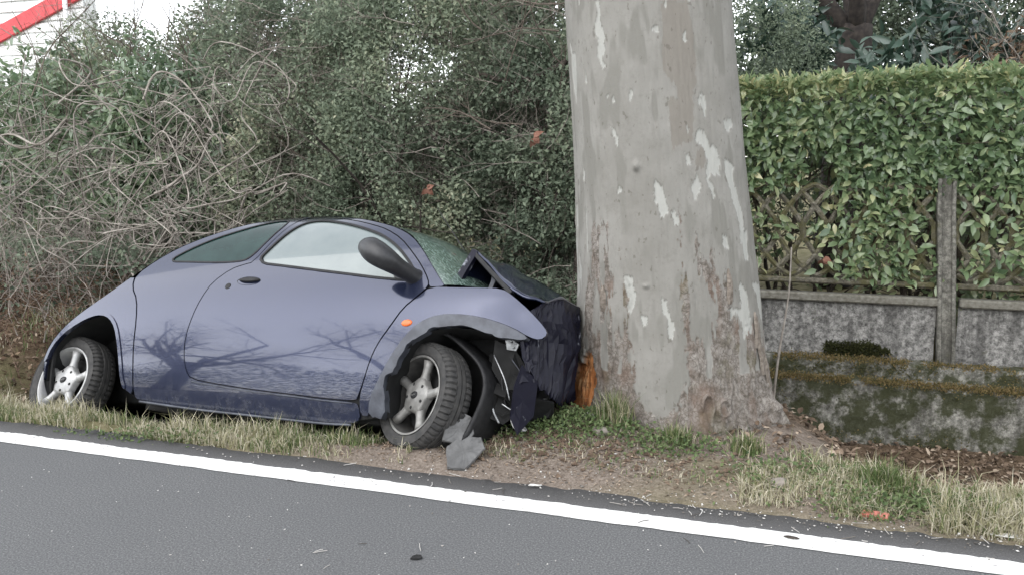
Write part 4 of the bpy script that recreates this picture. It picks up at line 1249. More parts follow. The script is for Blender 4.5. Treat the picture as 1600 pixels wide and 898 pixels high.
for sd_ in (-1, 1):
    gr = .03 if sd_ < 0 else .07
    side_panel('quarter_panel', quarter, m_paint, car, holes=[offset(chaikin(QGL, 2), -.004)], ch=1, side=sd_, grid=gr)
    side_panel('bumper_corner', bumper, m_paint, car, ch=1, side=sd_, grid=gr, off=.003)
    side_panel('roof_rail', strip, m_paint, car, ch=1, side=sd_, grid=gr)
    side_panel('fender', fender, m_paint, car, ch=1, side=sd_, grid=gr)
    side_panel('quarter_window', QGL, m_gq, car, side=sd_, erode=.0, off=-.006, grid=gr)
    dr = side_panel('door', DOOR, m_paint, car, holes=[dgh], ch=1, side=sd_, grid=gr)
    side_panel('window_glass', DGL, m_gdoor, dr, side=sd_, erode=.004, off=-.008, grid=gr)
    side_panel('window_seal', offset(chaikin(DGL, 2), -.010), m_plas, dr, holes=[offset(chaikin(DGL, 2), .0035)], ch=0, side=sd_, erode=0, off=.003, grid=.2, drop=.001)
    side_panel('window_seal', offset(chaikin(QGL, 2), -.007), m_plas, car, holes=[offset(chaikin(QGL, 2), .003)], ch=0, side=sd_, erode=0, off=.002, grid=.2, drop=.001)
    al = np.array(ARCHR[1:-1]); ao = al + unit(np.gradient(al, axis=0))[:, ::-1] * np.array([1, -1]) * .022
    side_panel('arch_lip', list(map(tuple, al)) + list(map(tuple, ao[::-1])), m_paint, car, ch=1, side=sd_, erode=0, off=.012, grid=.05, rim=.03)
    fl = side_panel('arch_flare', FAO + FAI[::-1], m_grey, car, ch=1, side=sd_, erode=.0, off=.012, grid=.03, rim=.05, jag=.02 if sd_ < 0 else 0)
    # dark structure under the skin so shut lines read black
    inner = [(-.10, .2), (-.10, .36)] + [(x + .012, z - .016) for x, z in RAIL[3:]] + [(2.70, .80), (2.88, .79), (3.02, .66), (2.99, .62), (2.83, .645), (2.70, .665), (2.56, .66), (2.46, .62), (2.39, .55), (2.33, .46), (2.27, .33), (2.25, .17), (2.05, .14), (.70, .19), (.61, .22), (.56, .30), (.535, .42), (.49, .53), (.44, .625), (.36, .685), (.28, .70), (.19, .69), (.09, .65), (-.02, .585), (-.085, .50), (-.115, .40), (-.12, .2)]
    side_panel('inner_frame', inner, m_blk, car, ch=0, side=sd_, off=-.022, grid=.1, rim=.02, erode=0)
    # wheel housings
    for A, nm in ((ARCHR, 'wheel_housing'), (FAI, 'wheel_housing')):
        A = np.array(A)
        k = len(A)
        Gr = np.zeros((k, 4, 3))
        for j, (dd, ins) in enumerate(((-.012, 0), (-.06, .02), (-.30, .03), (-.42, .03))):
            cx = A[:, 0].mean(); y = Wf(A[:, 0], A[:, 1]) + dd
            Gr[:, j] = np.stack([A[:, 0] + (A[:, 0] - cx) * ins, sd_ * y, A[:, 1] + ins * .4], -1)
        mb = MB(); sheet(mb, Gr, flip=sd_ < 0)
        c_ = Gr[:, 3].mean(0) - [0, 0, .2]
        mb.add(np.vstack([Gr[:, 3], [c_]]), t=[(i, i + 1, k) for i in range(k - 1)])
        mb.build(nm, m_blk, car)

# top shell: tail, hatch, roof, windscreen
NR = 150
rl = spline(RAIL, NR)
bz = natspline([-.2, .1, .45, .8, 1.1, 1.4, 1.8, 2.05, 2.3, 2.6], [.27, .27, .24, .15, .07, .045, .045, .065, .115, .14])
def loft(name, a, c_, mat, parent, v0=-1, v1=1, off=0.0, nv=33):
    u = rl[a:c_]
    tg_ = np.gradient(rl, axis=0)[a:c_]
    n = unit(np.stack([-tg_[:, 1], tg_[:, 0]], -1))
    w_ = Wf(u[:, 0], u[:, 1]) - .002
    v = np.linspace(v0, v1, nv)
    bb = bz(u[:, 0])[:, None] * (1 - np.abs(v[None]) ** 2.2) + off
    Gr = np.stack([u[:, :1] + n[:, :1] * bb, w_[:, None] * v[None], u[:, 1:] + n[:, 1:] * bb], -1)
    mb = MB(); sheet(mb, Gr, flip=True)
    return mb.build(name, mat, parent)
def ridx(x0): return int(np.argmin(np.abs(rl[:, 0] - x0) + 10 * (rl[:, 1] < .45) * (x0 > 0)))
i_b, i_h, i_hg, i_r, i_w = 0, ridx(.25), ridx(.48), ridx(.95), ridx(2.06)
loft('rear_bumper', 0, i_h + 1, m_paint, car)
hatch = loft('tailgate', i_h, i_hg + 1, m_paint, car)
loft('rear_window', i_hg, i_r + 1, m_gq, hatch)
loft('roof', i_r, i_w + 1, m_paint, car)
loft('windscreen', i_w, NR - 2, m_gws, car)
mb = MB(); box(mb, (1.45, 0, .17), (1.7, 1.30, .05)); box(mb, (.25, 0, .45), (.9, .9, .5)); box(mb, (2.62, .05, .5), (.42, 1.0, .5))
mb.build('underbody', m_blk, car)

def blob(name, x, z, rx, rz, h, mat, parent, tilt=0.0, off=0.0, n=20):
    rs = np.array([1, .97, .85, .6, .3, 0])
    hs_ = np.array([0, .45, .8, .95, 1, 1])
    a = np.arange(n + 1) * 2 * PI / n
    dx = rs[:, None] * rx * np.cos(a); dz = rs[:, None] * rz * np.sin(a)
    X = x + dx * math.cos(tilt) - dz * math.sin(tilt); Z = z + dx * math.sin(tilt) + dz * math.cos(tilt)
    Y = -(Wf(X, Z) + off - .002 + h * hs_[:, None])
    mb = MB(); sheet(mb, np.stack([X, Y, Z], -1), flip=True)
    return mb.build(name, mat, parent)
near_door = [o for o in car.children if o.name.startswith('door')][0]
hd = blob('handle_recess', 1.300, .884, .080, .027, -.006, m_blk, near_door, off=.004)
blob('handle', 1.305, .890, .074, .016, .020, m_plas, near_door)
blob('lock', 1.169, .852, .020, .019, .006, m_plas, near_door)
blob('indicator', 2.371, .644, .031, .018, .010, m_org, car, tilt=.15)

mb = MB()
P = spline([(2.128, -.945, 1.022), (2.142, -.95, 1.014), (2.185, -.96, .997), (2.235, -.97, .968), (2.280, -.95, .942), (2.312, -.885, .921), (2.338, -.82, .906), (2.352, -.765, .898), (2.356, -.745, .895)], 26)
rd = np.interp(np.linspace(0, 1, 26), np.linspace(0, 1, 9), [.008, .042, .062, .066, .060, .048, .043, .046, .058])
tube(mb, P, rd, 20)
mir = mb.build('mirror', m_mir, near_door)
mb = MB()
tri = chaikin([(2.20, .898), (2.30, .975), (2.385, .885), (2.36, .872)], 2)
side_panel('mirror_base', tri, m_mir, mir, ch=0, off=.008, erode=0, grid=.05)

# bright turned edge under the sill and under the door
for pts, r_ in (([(.66, .176), (1.05, .152), (1.48, .135), (1.89, .120), (2.08, .121)], .007), ([(1.04, .300), (1.20, .284), (1.48, .260), (1.744, .246), (1.893, .236), (2.09, .228)], .0035)):
    P = spline(np.array(pts), 40)
    mb = MB(); tube(mb, np.stack([P[:, 0], -(Wf(P[:, 0], P[:, 1]) + .001), P[:, 1]], -1), r_, 6)
    mb.build('sill_trim', m_grey, car)

# crumpled bonnet
rows = [[(2.50, -.60, .875), (2.60, -.3, .905), (2.64, 0, .915), (2.60, .3, .905), (2.50, .60, .875)],
        [(2.525, -.565, .985), (2.58, -.3, 1.02), (2.61, 0, 1.03), (2.58, .3, 1.0), (2.50, .60, .93)],
        [(2.552, -.505, 1.122), (2.57, -.3, 1.115), (2.60, 0, 1.10), (2.58, .3, 1.05), (2.54, .62, .96)]]
def dense(rows, nu, nv):
    A = np.array([spline(r, nv) for r in rows])
    return np.stack([spline(A[:, j], nu) for j in range(nv)], 1)
G1 = dense(rows, 14, 30)
def lindense(rows, nu, nv):
    A = np.array([[np.array(p, float) for p in r] for r in rows])
    iu = np.linspace(0, A.shape[0] - 1, nu); iv = np.linspace(0, A.shape[1] - 1, nv)
    B = np.array([[A[int(i)] * (1 - i % 1) + A[min(int(i) + 1, A.shape[0] - 1)] * (i % 1) for i in iu]])[0]
    return np.stack([B[:, int(j)] * (1 - j % 1) + B[:, min(int(j) + 1, A.shape[1] - 1)] * (j % 1) for j in iv], 1)
front = [[(2.552, -.505, 1.122), (2.57, -.3, 1.115), (2.60, 0, 1.10), (2.58, .3, 1.05), (2.54, .62, .96)],
         [(2.72, -.60, .975), (2.705, -.44, 1.064), (2.72, -.05, 1.02), (2.68, .3, .97), (2.62, .62, .88)],
         [(2.88, -.70, .838), (2.862, -.42, .985), (2.85, -.05, .94), (2.78, .3, .90), (2.70, .62, .82)],
         [(2.965, -.69, .795), (2.94, -.36, .945), (2.92, -.05, .92), (2.85, .3, .86), (2.76, .62, .79)],
         [(3.035, -.65, .786), (3.05, -.42, .858), (3.055, -.12, .893), (2.90, .3, .82), (2.80, .62, .75)]]
G2 = lindense(front, 25, 33)
dsp = (fbm(G2[..., 0] * 7, G2[..., 1] * 7, 2.0, 3) - .5) * .028 + (np.abs(((G2[..., 0] * 7 + G2[..., 1] * 3) % 1) - .5) - .25) * .02
G2[..., 2] += dsp * np.clip((np.arange(25) / 6.0), 0, 1)[:, None]
mb = MB()
sheet(mb, G1, flip=False)
bon = mb.build('bonnet', m_paint, car)
mb = MB(); sheet(mb, G2, flip=False)
fold = mb.build('bonnet_fold', m_paint, bon)
for o in (bon, fold):  # sheet steel
    md = o.modifiers.new('thickness', 'SOLIDIFY'); md.thickness = .012; md.offset = -1
# folded black edge of the bonnet and its inner frame
def edge_strip(pts, wdt, thick, mat, name, parent, outv):
    P = spline(pts, 16); o3 = np.array(outv, float)
    Gr = np.stack([P, P + o3 * wdt, P + o3 * wdt + [.0, .03, -.01], P + [0, .03, -.01]], 1)
    Gr = np.concatenate([Gr, Gr[:, :1]], 1)
    mb = MB(); sheet(mb, Gr)
    return mb.build(name, mat, parent, smooth=False)
edge_strip([(2.49, -.625, .872), (2.515, -.585, .985), (2.548, -.52, 1.128)], .040, .02, m_scuff, 'bonnet_lip', bon, (.9, -.1, -.42))
edge_strip([(2.552, -.515, 1.126), (2.72, -.605, .978), (2.885, -.708, .838)], .022, .02, m_plas, 'bonnet_lip', bon, (-.55, -.15, -.8))
edge_strip([(2.64, -.50, .87), (2.66, -.48, .96), (2.64, -.45, 1.05)], .03, .02, m_grey, 'bonnet_brace', bon, (.9, 0, .2))
edge_strip([(2.64, -.45, 1.05), (2.76, -.52, .95), (2.85, -.60, .86)], .03, .02, m_grey, 'bonnet_brace', bon, (-.4, 0, -.8))
# wiper/cowl panel
mb = MB(); sheet(mb, dense([[(2.44, -.70, .862), (2.52, -.3, .90), (2.56, 0, .90), (2.52, .3, .90), (2.44, .70, .862)], [(2.75, -.72, .80), (2.80, -.3, .82), (2.82, 0, .82), (2.8, .3, .82), (2.7, .7, .80)]], 5, 20))
mb.build('cowl', m_plas, car)

# crushed nose wrapped against the trunk
face = [[(2.998, -.715, .735), (3.020, -.68, .760), (3.036, -.645, .787), (3.046, -.55, .826), (3.069, -.45, .857), (3.060, -.12, .898), (2.92, .25, .82), (2.80, .62, .75)],
        [(2.985, -.725, .66), (3.005, -.70, .672), (3.024, -.65, .70), (3.05, -.55, .72), (3.080, -.42, .74), (3.078, -.14, .78), (2.93, .25, .7), (2.82, .62, .65)],
        [(2.965, -.735, .585), (3.000, -.70, .590), (3.022, -.62, .612), (3.058, -.5, .622), (3.09, -.35, .636), (3.081, -.15, .67), (2.94, .25, .6), (2.82, .62, .55)],
        [(2.975, -.71, .50), (3.005, -.69, .51), (3.035, -.61, .48), (3.07, -.5, .47), (3.09, -.38, .48), (3.07, -.18, .52), (2.94, .25, .45), (2.82, .62, .45)],
        [(2.99, -.69, .46), (3.014, -.68, .445), (3.042, -.6, .375), (3.067, -.5, .345), (3.079, -.4, .338), (3.058, -.2, .38), (2.94, .25, .34), (2.82, .62, .34)]]
# angular dents: ridges run top to bottom, facets left unsmoothed
G3 = lindense(face, 13, 50)
zig = np.where(np.arange(50) % 2 == 0, 1, -1) * rng.uniform(.2, 1, 50)
G3[1:-1, 2:, 0] += (zig * .011)[None, 2:] + (fbm(G3[1:-1, 2:, 1] * 9, G3[1:-1, 2:, 2] * 6, 4.0, 3) - .5) * .06
G3[1:-1, 2:] += rng.normal(size=G3[1:-1, 2:].shape) * .004
G3[-1, :, 2] += rng.normal(size=50) * .012
mb = MB(); sheet(mb, G3, flip=True)
nose = mb.build('crushed_nose', m_scuff, car, smooth=False)
md = nose.modifiers.new('thickness', 'SOLIDIFY'); md.thickness = .008; md.offset = -1

# inner liner behind the front tyre, hanging trim, brackets, hoses
a = np.linspace(math.radians(112), math.radians(-38), 22)
Gr = []
for ai in a:
    ring = []
    for (y, dr) in ((-.735, .0), (-.72, .012), (-.55, .02), (-.25, .02)):
        r_ = .335 + dr + .012 * math.sin(ai * 5)
        ring.append((2.46 + r_ * math.cos(ai) * .98, y + .05 * math.sin(ai), .285 + r_ * math.sin(ai)))
    Gr.append(ring)
mb = MB(); sheet(mb, np.array(Gr), flip=True)
ln2 = mb.build('arch_liner', m_plas, car)
md = ln2.modifiers.new('thickness', 'SOLIDIFY'); md.thickness = .014
def shard(name, pts, mat, parent, thick=.012, nz=.02):
    """torn flat piece: polygon of 3D points with thickness and a bent surface"""
    P = np.array(pts, float)
    c_ = P.mean(0)
    n = unit(np.cross(P[1] - P[0], P[2] - P[0]))
    k = len(P)
    f = [P]
    mid = c_ + (P - c_) * .55 + n * nz * rng.normal(size=(k, 1))
    V = np.vstack([P, mid, [c_ + n * nz], P - n * thick, [c_ - n * thick]])
    q, tr = [], []
    for i in range(k):
        j = (i + 1) % k
        q.append((i, j, k + j, k + i)); tr.append((k + i, k + j, 2 * k))
        q.append((j, i, 2 * k + 1 + i, 2 * k + 1 + j)); tr.append((2 * k + 1 + j, 2 * k + 1 + i, 3 * k + 1))
    mb = MB().add(V, q, tr)
    return mb.build(name, mat, parent, smooth=False)
shard('torn_liner', [(2.80, -.66, .60), (2.90, -.62, .56), (2.97, -.55, .44), (2.93, -.52, .33), (2.84, -.58, .36), (2.78, -.62, .46)], m_blk, car, nz=.04)
shard('torn_liner', [(2.76, -.60, .40), (2.86, -.56, .38), (2.92, -.5, .27), (2.84, -.55, .19), (2.77, -.6, .22)], m_blk, car, nz=.04)
shard('torn_liner', [(2.94, -.48, .44), (3.02, -.42, .40), (3.02, -.36, .30), (2.94, -.4, .28)], m_blk, car, nz=.02)
shard('bumper_skin', [(2.97, -.70, .47), (3.03, -.62, .40), (3.00, -.56, .24), (2.93, -.58, .14), (2.90, -.62, .22), (2.93, -.68, .36)], m_scuff, car, nz=.03)
shard('splash_guard', [(2.95, -.55, .34), (3.06, -.44, .33), (3.03, -.34, .26), (2.90, -.42, .22)], m_plas, car, nz=.02)
shard('lamp_bracket', [(2.86, -.66, .60), (2.90, -.67, .605), (2.935, -.66, .58), (2.92, -.65, .55), (2.87, -.65, .555)], m_steel, car, nz=.012)
shard('broken_headlight', [(2.86, -.52, .235), (2.885, -.53, .25), (2.93, -.50, .20), (2.945, -.48, .175), (2.90, -.5, .165), (2.88, -.51, .19)], m_rim, car, nz=.012)
shard('chassis_leg', [(2.70, -.45, .55), (3.02, -.38, .55), (3.02, -.38, .42), (2.70, -.45, .40)], m_blk, car, .08, .01)
for pts, r_, mt in (([(2.80, -.66, .52), (2.87, -.66, .40), (2.90, -.64, .30)], .0035, m_steel), ([(2.90, -.66, .50), (2.95, -.64, .42), (2.92, -.63, .30), (2.97, -.6, .22)], .003, m_grey), ([(2.86, -.64, .28), (2.93, -.62, .25), (3.0, -.56, .29)], .0035, m_steel), ([(2.84, -.60, .52), (2.90, -.58, .42), (2.97, -.5, .40), (3.03, -.4, .42)], .005, m_plas), ([(2.86, -.56, .40), (2.92, -.52, .36), (2.97, -.46, .33), (3.03, -.38, .36)], .004, m_steel),
                    ([(2.82, -.6, .46), (2.84, -.6, .36), (2.86, -.58, .27)], .007, m_plas), ([(2.90, -.55, .57), (2.96, -.5, .48), (2.98, -.5, .40)], .010, m_plas), ([(2.80, -.62, .56), (2.81, -.62, .50), (2.80, -.60, .42)], .006, m_grey),
                    ([(2.78, -.6, .33), (2.80, -.6, .25), (2.83, -.58, .19)], .006, m_steel), ([(2.88, -.5, .31), (2.95, -.45, .27), (3.0, -.4, .29)], .006, m_plas)):
    mb = MB(); tube(mb, spline(pts, 14), r_, 6)
    mb.build('hose', mt, car)
mb = MB()
tube(mb, spline([(2.30, .60, 1.0), (2.036, .45, 1.409), (1.769, .45, 1.751)], 10), np.linspace(.005, .002, 10), 5)
mb.build('antenna', m_mir, car)

# wheels
def wheel(rimmat, barrel=None):
    mb = MB()
    lathe(mb, [(.205, -.060), (.2075, -.073), (.2065, -.078), (.200, -.077), (.193, -.071), (.186, -.055), (.179, -.015), (.172, .045), (.198, .075), (.206, .07)], 60)
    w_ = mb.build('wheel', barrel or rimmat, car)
    mb = MB()
    lathe(mb, [(.2065, -.0785), (.203, -.0795), (.198, -.0785), (.196, -.075)], 60)
    mb.build('rim_lip', rimmat, w_)
    mb = MB()
    prof = [(.203, -.066), (.214, -.079), (.238, -.087), (.258, -.084), (.262, -.088), (.268, -.079), (.277, -.070), (.283, -.056), (.284, -.034), (.277, -.032), (.277, -.025), (.284, -.023), (.2845, -.004), (.277, -.003), (.277, .003), (.2845, .004), (.284, .023), (.277, .025), (.277, .032), (.284, .034), (.283, .056), (.277, .070), (.262, .084), (.236, .087), (.213, .079), (.203, .066)]
    yv = np.array(prof)[:, 1]
    def seg(v, a):
        rr_ = np.hypot(v[..., 0], v[..., 2])
        j = np.arange(len(a))
        g = ((j % 4) == 0)[None, :] & ((np.abs(yv) > .03) & (np.abs(yv) < .082) & (np.array(prof)[:, 0] > .266))[:, None]
        k = np.where(g, (rr_ - .010) / rr_, 1.0)
        v[..., 0] *= k; v[..., 2] *= k
        return v
    lathe(mb, prof, 224, seg=seg)
    mb.build('tyre', m_rub, w_, sharp=28)
    mb = MB()
    lathe(mb, [(.0, .02), (.11, .02), (.165, .03), (.173, .05)], 40)
    mb.build('brake_drum', m_blk, w_)
    for k in range(5):
        an = math.radians(86 + 72 * k)
        d = np.array([math.cos(an), 0, math.sin(an)])
        P = np.array([d * .055 + [0, -.030, 0], d * .09 + [0, -.036, 0], d * .12 + [0, -.040, 0], d * .15 + [0, -.042, 0], d * .188 + [0, -.048, 0]])
        mb = MB(); tube(mb, P, [.028, .028, .0225, .024, .028], 14)
        mb.build('spoke', rimmat, w_)
    n = 60
    a = np.arange(n + 1) * 2 * PI / n
    rs = np.array([0, .35, .75, .93, 1.0, 1.0]); hy = np.array([-.072, -.071, -.067, -.063, -.055, -.02])
    rad = .092 + .008 * np.cos(5 * (a - math.radians(86)))
    mb = MB(); sheet(mb, np.stack([rs[:, None] * rad * np.cos(a), np.broadcast_to(hy[:, None], (6, n + 1)), rs[:, None] * rad * np.sin(a)], -1))
    hub = mb.build('hub', rimmat, w_)
    for k in range(5):
        an = math.radians(86 + 36 + 72 * k)
        mb = MB(); lathe(mb, [(0, -.0715), (.006, -.0715), (.0085, -.0695), (.0085, -.06)], 10)
        o = mb.build('bolt', m_blk, w_); o.location = (.064 * math.cos(an), .0015, .064 * math.sin(an))
    mb = MB(); lathe(mb, [(0, -.0775), (.018, -.0772), (.024, -.076), (.026, -.073), (.027, -.066)], 28)
    em = mb.build('emblem', m_plas, w_); em.scale = (1.0, 1, .72); em.rotation_euler = (0, math.radians(-20), 0)
    # pale script-like squiggle and rim of the oval badge
    P = np.array([(x, -.0785, .004 * math.sin(x * 480) * (1 if x < .004 else .5)) for x in np.linspace(-.015, .015, 18)])
    tube(mb2 := MB(), P @ np.array([[math.cos(.35), 0, math.sin(.35)], [0, 1, 0], [-math.sin(.35), 0, math.cos(.35)]]), .0013, 4)
    mb2.build('lettering', rimmat, w_)
    return w_
def set_wheel(w_, x, y, z, steer, camber, spin):
    w_.matrix_local = Matrix.Translation((x, y, z)) @ Matrix.Rotation(math.radians(steer), 4, 'Z') @ Matrix.Rotation(math.radians(camber), 4, 'X') @ Matrix.Rotation(math.radians(spin), 4, 'Y')
wf = wheel(m_rimd, simple('dust_and_shade_rim', (.028, .027, .026), (.07, .067, .063), 14, .6, .2))  # barrel coloured dark for brake dust and for the shade inside the wheel
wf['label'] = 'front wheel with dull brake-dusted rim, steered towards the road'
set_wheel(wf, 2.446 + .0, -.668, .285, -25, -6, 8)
wr = wheel(m_rim)
wr['label'] = 'rear wheel with clean bright rim half sunk in the grass'
set_wheel(wr, 0, -.668, .275, -4, -7, 0)
w2 = copy_tree(wr, car); set_wheel(w2, 0, .668, .275, 180, 4, 0); del w2['label']
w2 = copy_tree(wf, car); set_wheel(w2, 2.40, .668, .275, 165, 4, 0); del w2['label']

# ------------------------------------------------------------------ grass, weeds, litter
m_grass = leafmat('grass_blade', [(0, (.055, .095, .030)), (.35, (.12, .165, .06)), (.55, (.25, .245, .125)), (.75, (.40, .365, .26)), (1, (.58, .54, .43))], .7, .3, .3)
def blades(mb, s, t, L, W0_, col, lean=.45):
    n = len(s)
    P = rc(s, t, ground_z(s, t) - .01)
    az = rng.uniform(0, 2 * PI, n)
    d = np.stack([np.cos(az), np.sin(az), np.zeros(n)], -1)
    le = np.abs(rng.normal(size=n)) * lean + .08
    side = np.stack([-d[:, 1], d[:, 0], np.zeros(n)], -1)
    # blades turned so their width shows
    side = unit(side + np.array([1, 0, 0]) * rng.normal(size=(n, 1)))
    up = np.array([0, 0, 1.0])
    L = L[:, None]; w_ = (np.broadcast_to(W0_, (n,)))[:, None]; le = le[:, None]
    m = P + up * L * .55 + d * L * le * .28
    e = P + up * L * (1 - .35 * np.minimum(le, 1.6)) + d * L * le * .95
    v = np.stack([P - side * w_, P + side * w_, m - side * w_ * .8, m + side * w_ * .8, e], 1).reshape(-1, 3)
    o = (np.arange(n) * 5)[:, None]
    mb.add(v, o + np.array([[0, 1, 3, 2]]), o + np.array([[2, 3, 4]]), np.repeat(np.clip(col, 0, 1), 5))
def strip_pts(n, s0, s1, t0, t1, fq=3.0, thr=.45, seed=0.0, soft=.12):
    s = rng.uniform(s0, s1, n); t = t0 + (t1 - t0) * rng.random(n)
    d = fbm(s * fq, t * fq, seed, 3)
    k = rng.random(n) < sstep(thr - soft, thr + soft, d)
    return s[k], t[k]
gv = MB()
def field(n, s0, s1, t0, t1, Lm, Lv, w_, green, seed, thr=.45, lean=.5, fq=3.0):
    s, t = strip_pts(n, s0, s1, t0, t1, fq, thr, seed)
    k = len(s)
    ts, tt = st(TREE_X, TREE_Y)
    keep = np.hypot(s - ts, t - tt) > .54
    s, t = s[keep], t[keep]; k = len(s)
    g = fbm(s * 2.2, t * 2.2, seed + 5, 3)
    col = np.where(rng.random(k) < np.clip(green + (g - .5) * 1.8, .03, .97), rng.uniform(.05, .45, k), rng.uniform(.5, 1, k))
    blades(gv, s, t, np.clip(Lm + Lv * rng.normal(size=k), .02, .4), w_, col, lean)
# left verge: short, dense, green mixed with straw
field(30000, -6.8, -2.0, 3.57, 3.98, .060, .022, .0022, .45, 1.0, .36, .6)
field(4500, -6.8, -2.1, 3.70, 3.98, .125, .03, .0026, .22, 2.0, .46, .5)
field(4500, -2.5, -1.75, 3.60, 4.0, .05, .02, .0022, .25, 3.0, .50, .7)
# dirt by the front wheel: a few dry wisps
field(1400, -1.9, -.9, 3.75, 4.15, .04, .02, .0022, .12, 4.0, .55, 1.0)
# weeds by the trunk
field(3000, -.9, .9, 3.72, 4.35, .03, .012, .0022, .45, 5.0, .52, .8)
field(2500, .0, 1.0, 3.85, 4.3, .07, .03, .0022, .35, 5.5, .52, .7)
# right verge: long straw and green patches
field(6000, -.2, .7, 3.62, 3.95, .05, .02, .0022, .25, 6.5, .48, .8)
field(17000, .55, 2.5, 3.60, 4.02, .085, .03, .0024, .14, 6.0, .42, .85)
field(8500, .6, 2.6, 3.68, 4.05, .135, .045, .0023, .06, 7.0, .44, .65)
field(12000, .9, 2.6, 3.58, 3.95, .075, .025, .0025, .75, 8.0, .40, .5)
field(3500, -6.9, -5.0, 4.1, 5.6, .12, .05, .0025, .2, 9.0, .5, .6)
o = gv.build('verge_grass', m_grass, None, smooth=False)
tag(o, 'mixed green and straw-coloured grass along the road verge', 'grass', kind='stuff')
# tussocks
def tuft(label, s, t, n, Lm, rad, green, lean=.45):
    base = rc(s, t, float(ground_z(s, t)))
    mb = MB()
    ss_ = s + rng.normal(size=n) * rad; tt2 = t + rng.normal(size=n) * rad * .7
    col = np.where(rng.random(n) < green, rng.uniform(.08, .5, n), rng.uniform(.5, .95, n))
    blades(mb, ss_, tt2, np.clip(Lm * (1 + .25 * rng.normal(size=n)), .04, .5), .0024, col, lean)
    mb.v = [v - base for v in mb.v]
    o = mb.build('grass_tuft', m_grass, None, smooth=False)
    o.location = base
    return tag(o, label, 'grass tuft')
ts, tt = st(.52, 4.26)
tuft('olive upright grass tuft at the left foot of the plane tree', ts, tt, 380, .16, .035, .55, .3)
ts, tt = st(.82, 4.12)
tuft('green grass tuft with straw stalks in front of the middle of the plane tree', ts, tt, 240, .09, .035, .7)
ts, tt = st(1.13, 4.02)
tuft('bright green grass tuft at the right foot of the plane tree', ts, tt, 260, .10, .035, .75)
ts, tt = st(1.62, 3.62)
tuft('green tuft in the verge right of the plane tree', ts, tt, 420, .13, .05, .85)
# broad-leaved ground weeds left of the trunk
m_weed = leafmat('weed_leaf', [(0, (.045, .075, .028)), (.5, (.10, .145, .055)), (1, (.20, .235, .11))], .5, .3, .3)
mb = MB()
for (x, y, rx, ry, n) in ((.28, 4.30, .17, .10, 1500), (.48, 4.14, .16, .08, 400), (.78, 4.05, .16, .08, 500), (1.65, 3.45, .22, .07, 1000), (1.3, 3.75, .2, .1, 600), (-2.2, 4.40, .4, .06, 900)):
    s, t = st(x + rng.normal(size=n) * rx, y + rng.normal(size=n) * ry)
    P = rc(s, t, ground_z(s, t) + rng.random(n) * .05)
    leaves(mb, P, rvec(n) + [0, 0, .3], rvec(n) * .5 + [0, -.2, 1], rng.uniform(.015, .03, n), rng.uniform(.010, .018, n), np.clip(.5 + .22 * rng.normal(size=n), 0, 1))
o = mb.build('ground_weeds', m_weed, None, smooth=False)
tag(o, 'small bright green ground weeds round the foot of the plane tree', 'weeds', kind='stuff')
# leaf litter
m_lit = leafmat('leaf_litter', [(0, (.050, .036, .026)), (.35, (.125, .088, .062)), (.7, (.22, .165, .122)), (1, (.38, .31, .24))], .8, .1, .2)
mb = MB()
n = 26000
s = rng.uniform(-7.6, 3.2, n); t = rng.uniform(4.3, 7.0, n)
k = (s > .2) | (rng.random(n) < .45)
s, t = s[k], t[k]; n = len(s)
P = rc(s, t, ground_z(s, t) + rng.random(n) * .03)
leaves(mb, P, rvec(n) * [1, 1, .35], rvec(n) * .5 + [0, 0, 1], rng.uniform(.025, .065, n), rng.uniform(.014, .038, n), np.clip(.45 + .3 * rng.normal(size=n), 0, 1), big=True, curl=.35)
n = 5000
s = rng.uniform(-2.2, 1.6, n); t = rng.uniform(3.62, 4.4, n)
P = rc(s, t, ground_z(s, t) + .005)
leaves(mb, P, rvec(n) * [1, 1, .3], rvec(n) * .5 + [0, 0, 1], rng.uniform(.012, .035, n), rng.uniform(.004, .010, n), np.clip(.75 + .25 * rng.normal(size=n), 0, 1))
o = mb.build('leaf_litter', m_lit, None, smooth=False)
tag(o, 'brown fallen leaf litter filling the ditch in front of the fence and behind the car', 'leaf litter', kind='stuff')
# brambles on the bank at the far left
br = empty('bramble_patch', rc(-6.0, 4.9, .05), 'reddish dry bramble and dead bracken patch on the bank behind the rear wheel', 'bramble')
b0 = rc(-6.0, 4.9, .05)
m_bram = simple('red_cane', (.09, .045, .035), (.24, .165, .125), 12, .9)
mb = MB()
for k in range(150):
    s, t = rng.uniform(-7.4, -4.7), rng.uniform(4.5, 6.0)
    p = rc(s, t, float(ground_z(s, t))) - b0
    branchy(mb, p, [rng.normal() * .7, rng.normal() * .3, 1], rng.uniform(.2, .55), rng.uniform(.002, .004), 1, .8, .0, 7, .3, (1, 3))
mb.build('stem', m_bram, br)['kind'] = 'stuff'
mb = MB()
n = 4200
s, t = rng.uniform(-7.6, -4.6, n), rng.uniform(4.4, 6.2, n)
hgt = rng.random(n) ** 1.6 * .5 * fbm(s * 2, t * 2, 2.0) * 1.6
leaves(mb, rc(s, t, ground_z(s, t) + hgt) - b0, rvec(n), rvec(n) + [0, -.3, .5], rng.uniform(.02, .05, n), rng.uniform(.012, .03, n), np.clip(.4 + .25 * rng.normal(size=n), 0, 1))
o = mb.build('dead_foliage', m_dry, br)
o['kind'] = 'stuff'

